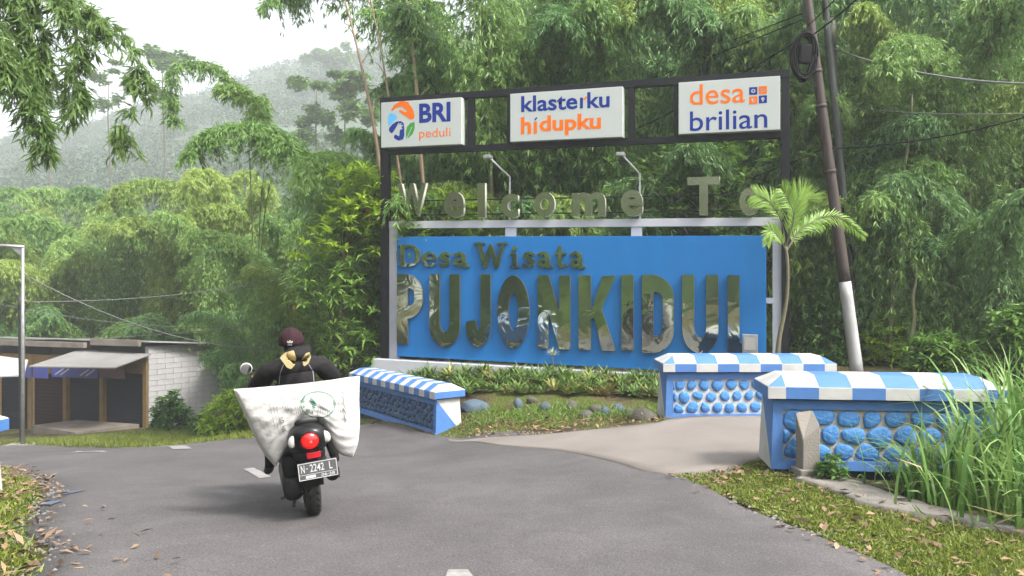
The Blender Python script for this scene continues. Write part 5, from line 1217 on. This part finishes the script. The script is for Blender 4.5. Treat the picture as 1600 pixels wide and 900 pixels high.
M['clear'] = mat('clear_indicator_lens', (.62, .60, .56), .15, coat=.5)
M['plate'] = mat('black_number_plate', (.05, .051, .053), .5)
M['pwhite'] = mat('plate_white', (.5, .5, .5), .5)
M['chromep'] = mat('mirror_glass', (.8, .8, .8), .05, 1.0)
M['seatv'] = mat('black_vinyl', (.018, .018, .018), .5)
sc_ = thing('motor_scooter', 'black motor scooter with lit red tail light, seen from behind', 'scooter', SCB, SROT)
def sell(y, hw, zc, hh, n=20, p=2.6, x=0): return [(x + hw * math.copysign(abs(math.cos(q)) ** (2 / p), math.cos(q)), y, zc + hh * math.copysign(abs(math.sin(q)) ** (2 / p), math.sin(q))) for q in [2 * math.pi * i / n for i in range(n)]]
def wheel(name, y, Rr, w):
    MX = Matrix.Translation((0, y, Rr)) @ Matrix.Rotation(R(90), 4, 'Y')
    prof = [(Rr - .075, -w * .42), (Rr - .05, -w * .5), (Rr - .018, -w * .44), (Rr - .004, -w * .25), (Rr, 0), (Rr - .004, w * .25), (Rr - .018, w * .44), (Rr - .05, w * .5), (Rr - .075, w * .42), (Rr - .075, -w * .42)]
    t = link(name, MB().lathe([(.001, -.03), (.05, -.05), (.05, .05), (.001, .03)], 16, M=MX).fix('hub', M['engine'], True), sc_)
    obj('tyre', MB().lathe(prof, 40, M=MX), M['tyre'], t, True)
    g = MB()
    for k in range(30):
        for s in (-1, 1):
            a = 2 * math.pi * (k + .25 * s) / 30; c = MX.to_3x3() @ Vector((math.cos(a) * (Rr - .006), math.sin(a) * (Rr - .006), s * w * .24)) + Vector((0, y, Rr))
            tn = MX.to_3x3() @ Vector((-math.sin(a), math.cos(a), .8 * s)).normalized(); up = MX.to_3x3() @ Vector((math.cos(a), math.sin(a), 0)); sd = tn.cross(up)
            g.add([c + tn * .017 * i + sd * .007 * j_ + up * .0085 for i, j_ in ((-1, -1), (1, -1), (1, 1), (-1, 1))], [(0, 1, 2, 3)])
    obj('tread', g, M['smatte'], t)
    r = MB().lathe([(Rr - .074, -.035), (Rr - .09, -.03), (Rr - .09, .03), (Rr - .074, .035)], 30, M=MX)
    for k in range(5):
        a = 2 * math.pi * k / 5; r.tube([MX @ Vector((math.cos(a) * .03, math.sin(a) * .03, 0)), MX @ Vector((math.cos(a) * (Rr - .08), math.sin(a) * (Rr - .08), 0))], .014, 6)
    obj('rim', r, M['rim'], t, True)
wheel('rear_wheel', 0, .275, .115); wheel('front_wheel', 1.24, .275, .09)
obj('tail_cowl', MB().loft([sell(*a) for a in ((-.455, .05, .675, .05), (-.435, .105, .67, .085), (-.38, .132, .662, .108), (-.22, .142, .655, .118), (.05, .15, .62, .15), (.35, .15, .56, .19), (.55, .13, .50, .16), (.62, .08, .45, .08))]), M['sblack'], sc_, True)
obj('under_cowl', MB().loft([sell(*a) for a in ((-.40, .07, .555, .04), (-.34, .11, .55, .06), (0, .13, .50, .08), (.4, .13, .40, .12))]), M['smatte'], sc_, True)
obj('seat', MB().loft([sell(*a) for a in ((-.30, .08, .78, .03), (-.22, .12, .785, .05), (.1, .135, .79, .06), (.4, .12, .77, .06), (.62, .09, .74, .05), (.68, .05, .72, .03))]), M['seatv'], sc_, True)
tl = obj('tail_light', MB().ell((0.0, -.445, .665), (.066, .033, .062), nu=24, nv=16), M['red'], sc_, True)
obj('bulb_glow', MB().ell((.004, -.472, .662), (.015, .007, .014)), mat('bright_red_bulb', (.9, .1, .08), .3, emit=(1, .10, .05), estr=.6), tl, True)
obj('light_bezel', MB().lathe([(.066, -.01), (.078, 0), (.078, .02), (.066, .03)], 28, M=Matrix.Translation((0, -.432, .665)) @ Matrix.Rotation(R(90), 4, 'X')), M['sblack'], sc_, True)
for s in (-1, 1):
    obj('turn_signal', MB().ell((s * .118, -.405, .668), (.034, .026, .046), M=Matrix.Rotation(R(-18 * s), 3, 'Y')), M['clear'], sc_, True)
obj('rear_mudguard', MB().loft([[(-.075, y, z), (-.05, y - .02, z + .01), (.05, y - .02, z + .01), (.075, y, z), (.07, y + .03, z), (-.07, y + .03, z)] for y, z in ((-.30, .60), (-.36, .53), (-.37, .42), (-.345, .33), (-.33, .30))]), M['smatte'], sc_)
obj('reflector', MB().box(-.03, .07, -.405, -.385, .525, .57, bev=.006), M['redref'], sc_)
pm = Matrix.Translation((.035, -.44, .445)) @ Matrix.Rotation(R(-14), 4, 'X')
pl = link('number_plate', MB().box(-.14, .14, -.004, .004, -.062, .062, bev=.003).fix('number_plate', M['plate']), sc_); pl.matrix_local = pm
bm1 = MB()
for a in ((-.138, .138, .055, .060), (-.138, .138, -.060, -.055), (-.138, -.133, -.055, .055), (.133, .138, -.055, .055), (-.13, .13, -.024, -.021)): bm1.box(a[0], a[1], -.0062, -.0042, a[2], a[3])
obj('plate_border', bm1, M['pwhite'], pl)
for s, bx in (('N', (-.118, -.093, -.008, .046)), ('-', (-.082, -.070, .016, .022)), ('2242', (-.055, .045, -.008, .046)), ('L', (.082, .104, -.008, .046)), ('06\u00b728', (.02, .115, -.05, -.03))):
    link('plate_lettering', textmesh(s, 'plate_lettering', M['pwhite'], 0, .008, bx), pl, (0, -.0065, 0))
obj('plate_sticker', MB().box(-.09, -.02, -.0062, -.0042, -.05, -.03), M['pwhite'], pl)
ec = obj('engine_case', MB().loft([sell(y, .075, z, hh * 1.15, 14, 3, -.135) for y, z, hh in ((-.13, .275, .05), (-.10, .275, .10), (0, .275, .115), (.2, .27, .095), (.36, .27, .10), (.46, .27, .07))]), M['engine'], sc_, True)
for i in range(5): obj('cooling_fin', MB().box(-.17, -.06, .40 + i * .028, .412 + i * .028, .19, .36), M['engine'], ec)
obj('air_filter_box', MB().loft([sell(y, .07, z, hh * 1.2, 14, 4, -.13) for y, z, hh in ((-.19, .44, .05), (-.16, .44, .075), (.12, .43, .075), (.16, .43, .05))]), M['smatte'], sc_, True)
obj('crank_case', MB().box(-.08, .10, .22, .52, .17, .40, bev=.03), M['engine'], sc_)
obj('kick_starter', MB().tube([(-.18, .05, .27), (-.20, .02, .22), (-.205, -.10, .20), (-.23, -.11, .20)], .011, 7), M['engine'], sc_, True)
obj('centre_stand', MB().tube([(-.10, .22, .18), (-.13, .02, .13), (-.14, -.04, .10)], .013, 7), M['engine'], sc_, True)
obj('shock_absorber', MB().tube([(-.10, -.03, .30), (-.10, .03, .60)], .028, 10), M['rim'], sc_, True)
mf = obj('muffler', MB().loft([sell(y, .052, z, .058, 14, 2.2, .155) for y, z in ((-.24, .35), (-.22, .35), (.18, .29), (.24, .28))]), M['smatte'], sc_, True)
obj('muffler_guard', MB().box(.20, .213, -.18, .12, .29, .37, bev=.005), M['engine'], mf)
obj('exhaust_pipe', MB().tube([(.14, .22, .27), (.10, .34, .19), (.04, .42, .22)], .018, 8), M['engine'], sc_, True)
obj('rear_inner_fender', MB().loft([[(-.07, y, z), (.07, y, z), (.07, y + .02, z + .02), (-.07, y + .02, z + .02)] for y, z in ((-.27, .38), (-.22, .46), (-.1, .545), (.05, .56))]), M['smatte'], sc_)
obj('floorboard', MB().box(-.19, .19, .50, .95, .24, .32, bev=.03), M['smatte'], sc_)
obj('leg_shield', MB().loft([sell(y, hw, z, .03, 18, 3) for y, hw, z in ((.92, .20, .28), (.97, .22, .45), (1.0, .22, .65), (1.0, .19, .85), (.98, .12, .93))]), M['sblack'], sc_, True)
obj('front_fender', MB().loft([[(-.06, y, z), (0, y, z + .03), (.06, y, z), (.05, y, z - .03), (-.05, y, z - .03)] for y, z in ((.93, .45), (1.05, .56), (1.24, .60), (1.42, .54), (1.52, .42))]), M['sblack'], sc_, True)
for s in (-1, 1): obj('fork_leg', MB().tube([(s * .07, 1.24, .28), (s * .06, 1.12, .62)], .018, 8), M['engine'], sc_, True)
obj('handlebar_cowl', MB().loft([sell(y, hw, 1.0, hh, 16, 2.5) for y, hw, hh in ((.86, .08, .04), (.90, .16, .06), (1.0, .17, .09), (1.08, .12, .08), (1.10, .06, .05))]), M['sblack'], sc_, True)
obj('handlebar', MB().tube([(-.36, .82, 1.0), (-.2, .88, 1.01), (.2, .88, 1.01), (.36, .82, 1.0)], .013, 8), M['engine'], sc_, True)
for s in (-1, 1):
    obj('grip', MB().tube([(s * .36, .82, 1.0), (s * .25, .862, 1.006)], .019, 10), M['smatte'], sc_, True)
    if s > 0: continue
    st = obj('mirror_stem', MB().tube([(s * .22, .89, 1.02), (s * .28, .90, 1.07), (s * .345, .90, 1.09)], .008, 6), M['smatte'], sc_, True)
    mi = obj('mirror', MB().lathe([(.001, -.012), (.046, -.012), (.052, -.004), (.052, .012), (.03, .025), (.001, .028)], 26, M=Matrix.Translation((s * .37, .90, 1.10)) @ Matrix.Rotation(R(-90), 4, 'X')), M['clear'] if s < 0 else M['smatte'], sc_, True)
    obj('mirror_glass', MB().lathe([(.001, -.0135), (.044, -.0135)], 26, M=Matrix.Translation((s * .37, .90, 1.10)) @ Matrix.Rotation(R(-90), 4, 'X')), M['chromep'], mi)
obj('grab_rail', MB().tube([(-.13, .0, .70), (-.135, -.18, .71), (-.08, -.27, .72), (.08, -.27, .72), (.135, -.18, .71), (.13, 0, .70)], .014, 8), M['smatte'], sc_, True)

# ---- rider
def skin_mesh(name, J, E, sub=2, root=0):
    me = bpy.data.meshes.new(name); me.from_pydata([j[:3] for j in J], E, []); o = bpy.data.objects.new(name, me); C.objects.link(o)
    m = o.modifiers.new('skin', 'SKIN'); m.use_smooth_shade = True; m.branch_smoothing = .6
    for i, v in enumerate(me.skin_vertices[0].data):
        r = J[i][3]; v.radius = r if hasattr(r, '__len__') else (r, r); v.use_root = i == root
    s_ = o.modifiers.new('sub', 'SUBSURF'); s_.levels = s_.render_levels = sub
    dg = bpy.context.evaluated_depsgraph_get(); me2 = bpy.data.meshes.new_from_object(o.evaluated_get(dg)); bpy.data.objects.remove(o); me2.name = name; return me2
J, E = [], []
def jt(x, y, z, r, par=None):
    J.append((x, y, z, r)); i = len(J) - 1
    if par is not None: E.append((par, i))
    return i
pel = jt(0, .27, .86, (.17, .15)); wst = jt(0, .28, 1.0, (.165, .13), pel); chs = jt(0, .31, 1.09, (.225, .15), wst); uch = jt(0, .335, 1.165, (.175, .115), chs); nck = jt(0, .38, 1.225, (.065, .065), uch)
hd0 = jt(0, .42, 1.275, (.076, .085), nck); hd1 = jt(0, .435, 1.345, (.078, .092), hd0); hd2 = jt(0, .43, 1.39, (.05, .06), hd1)
for s in (-1, 1):
    sh = jt(s * .205, .35, 1.11, (.105, .105), uch); el = jt(s * .315, .50, .97, (.075, .075), sh); fa = jt(s * .33, .66, 1.0, (.048, .048), el); wr = jt(s * .315, .765, 1.015, (.030, .026), fa); pm_ = jt(s * .307, .815, 1.025, (.034, .020), wr)
    for k in range(4):
        bx = s * (.275 + k * .021); a = jt(bx, .85, 1.03, .0095, pm_); b_ = jt(bx, .872 - .01 * abs(k - 1.5), 1.012, .009, a); jt(bx, .868 - .01 * abs(k - 1.5), .984 , .008, b_)
    a = jt(s * .272, .80, 1.012, .011, pm_); jt(s * .262, .835, .988, .009, a)
    hip = jt(s * .10, .34, .84, (.105, .10), pel); kn = jt(s * .20, .76, .74, (.072, .072), hip); cf = jt(s * .235, .74, .50, (.062, .062), kn); an = jt(s * .27, .68, .27, (.042, .042), cf); ft = jt(s * .285, .76, .215, (.042, .036), an); jt(s * .29, .87, .205, (.036, .028), ft)
bme = skin_mesh('body', J, E)
M['jacket'] = mat('black_jacket_fabric', (.013, .012, .013), .85, spec=.2, col2=(.024, .022, .024), nscale=8, bump=.9, bscale=9)
M['pants'] = mat('dark_trousers', (.012, .012, .013), .8, spec=.2, bump=.3, bscale=18)
M['skinm'] = mat('brown_skin', (.30, .15, .085), .55)
M['shoe'] = mat('dark_shoe', (.03, .028, .027), .6)
M['hair'] = mat('black_hair', (.010, .009, .009), .6, bump=.5, bscale=60)
for m in ('jacket', 'pants', 'skinm', 'shoe', 'hair'): bme.materials.append(M[m])
for p in bme.polygons:
    c = p.center
    p.material_index = 4 if (c.z > 1.20 and c.y < .47) else 2 if (c.z > 1.235 or (c.y > .755 and c.z > .93)) else 3 if (c.z < .262 and c.y > .62) else 1 if (c.z < .80 or (c.y > .47 and abs(c.x) < .24 and c.z < .92)) else 0
rider = thing('person', 'rider in black hooded jacket and dark maroon cap, sitting on the scooter facing away', 'person', SCB, SROT)
body = link('body', bme, rider); bme.polygons.foreach_set('use_smooth', [True] * len(bme.polygons))
M['capm'] = mat('maroon_cap_cloth', (.030, .011, .016), .85, spec=.2, col2=(.046, .018, .025), nscale=9, bump=.25, bscale=50)
M['lining'] = mat('yellow_hood_lining', (.42, .34, .15), .85, col2=(.50, .42, .22), nscale=8)
M['piping'] = mat('grey_piping', (.30, .30, .30), .6)
# cap: dome with panel seams, band, button and peak
dome = []
for i in range(15):
    a = R(-14 + 104 * i / 14); dome.append([(.104 * math.cos(a) * math.cos(q), .43 + .116 * math.cos(a) * math.sin(q), 1.325 + .112 * math.sin(a) + .004 * abs(math.sin(3 * q))) for q in [2 * math.pi * k / 36 for k in range(36)]])
cap_ = obj('cap', MB().loft(dome), M['capm'], rider, True)
obj('cap_button', MB().ell((0, .43, 1.44), (.011, .011, .007)), M['capm'], cap_, True)
pk = MB(); n_ = 13; up_, dn_ = [], []
for i in range(n_):
    a = R(-65 + 130 * i / (n_ - 1)); up_.append((.10 * math.sin(a), .43 + .112 * math.cos(a), 1.322)); dn_.append((.11 * math.sin(a), .43 + .112 * math.cos(a) + .085 * max(0, math.cos(a)) ** .6, 1.302))
v = up_ + dn_; v += [(x, y, z - .006) for x, y, z in v]; m_ = 2 * n_
pk.add(v, [(i, i + 1, n_ + i + 1, n_ + i) for i in range(n_ - 1)] + [(m_ + n_ + i, m_ + n_ + i + 1, m_ + i + 1, m_ + i) for i in range(n_ - 1)] + [(n_ + i, n_ + i + 1, m_ + n_ + i + 1, m_ + n_ + i) for i in range(n_ - 1)])
obj('cap_peak', pk, M['capm'], cap_, True)
# hood folded on the nape: black bag with two yellow lining flaps
hood = MB(); secs = []
for i in range(11):
    s = i / 10; z = 1.285 - .135 * s; wd_ = .085 + .035 * math.sin(math.pi * s) - .035 * s; dp = .03 + .09 * math.sin(math.pi * min(1, s * 1.05)); secs.append([(wd_ * math.cos(q) + .045 - .01 * s, .345 - .0 + dp * math.sin(q) * (1.0 if math.sin(q) < 0 else .6), z + .004 * math.sin(3 * q + 5 * s)) for q in [2 * math.pi * k / 28 for k in range(28)]])
hood.loft(secs)
ho = obj('hood', hood, M['jacket'], rider, True)
dgb = BVHTree.FromObject(ho, bpy.context.evaluated_depsgraph_get())
def drape(poly, tree, name, m, parent, off=.006, res=None, eye_l=None, inv=SMI, depth=0):
    """a flat 2-D patch given in photo pixels, laid on the surface it is printed or sewn on"""
    xs_ = [p[0] for p in poly]; ys_ = [p[1] for p in poly]; x0, y1 = min(xs_), max(ys_); res = res or max(max(xs_) - x0, y1 - min(ys_)) / 14
    f = F2(max(xs_) - x0, y1 - min(ys_), res); f.poly([(a - x0, y1 - b_) for a, b_ in poly]); return drape_f(f, x0, y1, tree, name, m, parent, off)
def drape_f(f, x0, y1, tree, name, m, parent, off=.005):
    e = SMI @ Vector((0, 0, EYE)); R3 = SMI.to_3x3()
    def tf(co):
        d = (R3 @ ray(x0 + co.x, y1 - co.z)).normalized(); hit, n, i, dist = tree.ray_cast(e, d)
        return e + d * (dist - off) if hit else e + d * 6
    me = f.build(name, m, 0, tf)
    if any((v.co - e).length > 7.5 for v in me.vertices): pass
    return link(name, me, parent)
drape([(437, 559), (445, 551), (459, 547), (463, 560), (461, 570), (455, 577), (448, 574)], dgb, 'hood_lining', M['lining'], ho, .022)
drape([(471, 562), (478, 552), (484, 550), (486, 558), (482, 568), (475, 573)], dgb, 'hood_lining', M['lining'], ho, .022)
body_t = BVHTree.FromObject(body, bpy.context.evaluated_depsgraph_get())
cap_t = BVHTree.FromObject(cap_, bpy.context.evaluated_depsgraph_get())
for line in ([(443, 570), (438, 582), (436, 600)], [(483, 570), (489, 580), (491, 598)]):
    f = F2(12, 34, .5); x0, y1 = min(a for a, b_ in line) - 2, max(b_ for a, b_ in line) + 2; f.stroke([(a - x0, y1 - b_) for a, b_ in line], .6); drape_f(f, x0, y1, body_t, 'jacket_piping', M['piping'], body, .006)
f = F2(13, 11, .35)                              # three-leaf emblem over a bar
f.ell(6.5, 7.2, 1.25, 2.6); 
for s in (-1, 1): f.poly([(6.5 + s * .9, 5), (6.5 + s * 2.2, 8.2), (6.5 + s * 4.6, 8.3), (6.5 + s * 4.4, 6.2), (6.5 + s * 2.6, 4.6)])
for z_ in (4.1,): f.rect(2.5, 10.5, z_ - .15, z_ + .15, True)
f.rect(3, 10, 1.6, 2.5)
drape_f(f, 446.5, 541, cap_t, 'cap_emblem', M['pwhite'], cap_, .004)

# ---- rice sack lying across the seat
M['sack'] = mat('white_woven_sack', (.72, .71, .69), .6, col2=(.64, .62, .60), nscale=5, namt=.6, bump=.7, bscale=11)
sack = thing('rice_sack', 'full white woven rice sack lying across the scooter seat, corners hanging down', 'sack', SCB, SROT)
Y0 = -.13
TOP = [(366, 608), (395, 606), (430, 604), (470, 601), (510, 595), (540, 590), (561, 588)]
BOT = [(431, 728), (440, 712), (452, 690), (468, 664), (486, 655), (503, 662), (512, 683), (522, 701), (535, 711), (550, 714)]
LEFT = [(366, 608), (380, 640), (398, 680), (412, 706), (431, 728)]; RIGHT = [(561, 588), (560, 625), (561, 660), (558, 692), (550, 714)]
tp, bt, lf, rg_ = resample(TOP, 49), resample(BOT, 49), resample(LEFT, 31), resample(RIGHT, 31)
V, Fc = [], []
def coons(i, j):
    u_, v_ = i / 48, j / 30
    return (1 - v_) * tp[i] + v_ * bt[i] + (1 - u_) * lf[j] + u_ * rg_[j] - ((1 - u_) * (1 - v_) * tp[0] + u_ * (1 - v_) * tp[-1] + (1 - u_) * v_ * bt[0] + u_ * v_ * bt[-1])
for side_ in (0, 1):
    for j in range(31):
        for i in range(49):
            q = coons(i, j); p_ = loc_px(q[0], q[1], Y0); u_, v_ = i / 48, j / 30
            e_ = (np.clip(math.sin(math.pi * u_), 0, 1) ** .34) * (np.clip(math.sin(math.pi * v_), 0, 1) ** .38)
            wr_ = .010 * math.sin(23 * u_ + 3 * math.sin(9 * v_)) * (1 - abs(2 * v_ - 1)) + .010 * math.sin(52 * v_ + 9 * u_ + 2 * math.sin(7 * u_)) * abs(2 * u_ - 1) ** 1.3 + .012 * math.sin(46 * u_ + 5 * v_) * v_ ** 3 * math.sin(math.pi * u_)
            p_.y += (-1 if side_ == 0 else 1) * (.185 * e_ + wr_ * e_ + .004) ; V.append(p_)
k = 49
for side_ in (0, 1):
    o_ = side_ * 31 * 49
    for j in range(30):
        for i in range(48):
            f4 = (o_ + j * k + i, o_ + j * k + i + 1, o_ + (j + 1) * k + i + 1, o_ + (j + 1) * k + i); Fc.append(f4 if side_ else f4[::-1])
rim = [j * k for j in range(31)] + [30 * k + i for i in range(1, 49)] + [j * k + 48 for j in range(29, -1, -1)] + [i for i in range(47, 0, -1)]
for a in range(len(rim)): b_ = (a + 1) % len(rim); Fc.append((rim[a], rim[b_], rim[b_] + 31 * 49, rim[a] + 31 * 49))
sk = obj('sack_body', MB().add(V, Fc), M['sack'], sack, True)
# stitched seams along both short edges
for edge in (lf, rg_):
    pts = [loc_px(q[0], q[1], Y0) for q in edge]; obj('seam', MB().tube(pts, .007, 6), M['sack'], sack, True)
sk_t = BVHTree.FromObject(sk, bpy.context.evaluated_depsgraph_get())
M['ink'] = mat('grey_print_ink', (.20, .21, .20), .6); M['ink_green'] = mat('green_print_ink', (.05, .20, .12), .6)
def rot_text(s, cx, cy, w, hh, ang, m, bold=.0, name='sack_lettering'):
    me = textmesh(s, name, M[m], 0, bold, (-w / 2, w / 2, -hh / 2, hh / 2)); e = SMI @ Vector((0, 0, EYE)); R3 = SMI.to_3x3(); ca, sa = math.cos(R(ang)), math.sin(R(ang))
    b = bmesh.new(); b.from_mesh(me); bmesh.ops.triangulate(b, faces=b.faces[:]); 
    bmesh.ops.subdivide_edges(b, edges=[x for x in b.edges if x.calc_length() > 3], cuts=1); b.to_mesh(me); b.free()
    for v_ in me.vertices:
        x, z = v_.co.x, v_.co.z; d = (R3 @ ray(cx + x * ca - z * sa, cy - (x * sa + z * ca))).normalized(); hit, n, i, dist = sk_t.ray_cast(e, d)
        if hit: v_.co = e + d * (dist - .010)
    link(name, me, sack)
rot_text('50 kg', 441.5, 663, 25, 8.5, -70, 'ink', .02)
for ch, cx, cy, an in (('A', 476, 619, -30), ('N', 473.5, 626.5, -62), ('G', 475.5, 634, -85), ('S', 481, 641, -118), ('A', 488, 645.5, -150)): rot_text(ch, cx, cy, 5, 5.4, an + 10, 'ink_green', .03)
f = F2(60, 60, .5); f.ell(28, 28, 27.4, 21.4); f.ell(28, 28, 25.9, 20, True); drape_f(f, 469, 660, sk_t, 'printed_ring', M['ink_green'], sack, .010)
f = F2(24, 34, .5)
for i in range(5): f.poly([(4 + i * 1.2, 25 - i * 4.2), (12 + i * 1.6, 19 - i * 3.4), (17 + i * .4, 12 - i * 1.4), (11 + i * .8, 17 - i * 3.2)])
drape_f(f, 477, 642, sk_t, 'printed_leaf', M['ink_green'], sack, .010)
f = F2(40, 40, .5)
for i in range(7): f.stroke([(4 + i * 4, 6 + 3 * math.sin(i)), (6 + i * 3.4, 16 + 2 * math.cos(i * 2)), (3 + i * 4.3, 27 - abs(i - 3) * 2)], .35)
drape_f(f, 492, 655, sk_t, 'printed_drawing', M['ink'], sack, .010)
rl = random.Random(6)
for (x0, y0, dx, n, L) in ((419, 630, 5.2, 3, 40), (434, 612, 4.6, 4, 30), (455, 616, 3.6, 4, 36), (525, 620, 4.2, 2, 36)):
    for i in range(n):                           # rows of small unreadable print, as broken thin strokes
        f = F2(14, 50, .45); t_ = 0
        while t_ < L - 3: l_ = rl.uniform(2, 6); f.stroke([(2 + t_ * .22, 48 - t_), (2 + (t_ + l_) * .22, 48 - t_ - l_)], .42); t_ += l_ + 1.3
        drape_f(f, x0 + i * dx, y0 + 48 + i * 1.5, sk_t, 'printed_line', M['ink'], sack, .010)
f = F2(20, 60, .5); f.stroke([(6, 56), (9, 52), (7, 48), (10, 44), (8, 39), (11, 34), (9, 28), (12, 22), (10, 17), (13, 11), (11, 8)], .7); drape_f(f, 528, 668, sk_t, 'printed_script', M['ink'], sack, .010)

# ================================================================= haze: even, pale air round the whole scene
hz = MB().box(-430, 430, -430, 430, -12, 130); ho_ = obj('haze', hz, [], kind='stuff')
hm = bpy.data.materials.new('pale_haze'); hm.use_nodes = True; nt = hm.node_tree; nt.nodes.remove(nt.nodes['Principled BSDF'])
pv = nt.nodes.new('ShaderNodeVolumePrincipled'); pv.inputs['Color'].default_value = (.93, .965, 1, 1); pv.inputs['Density'].default_value = .0018; pv.inputs['Anisotropy'].default_value = .2
nt.links.new(pv.outputs[0], nt.nodes['Material Output'].inputs['Volume']); ho_.data.materials.append(hm)
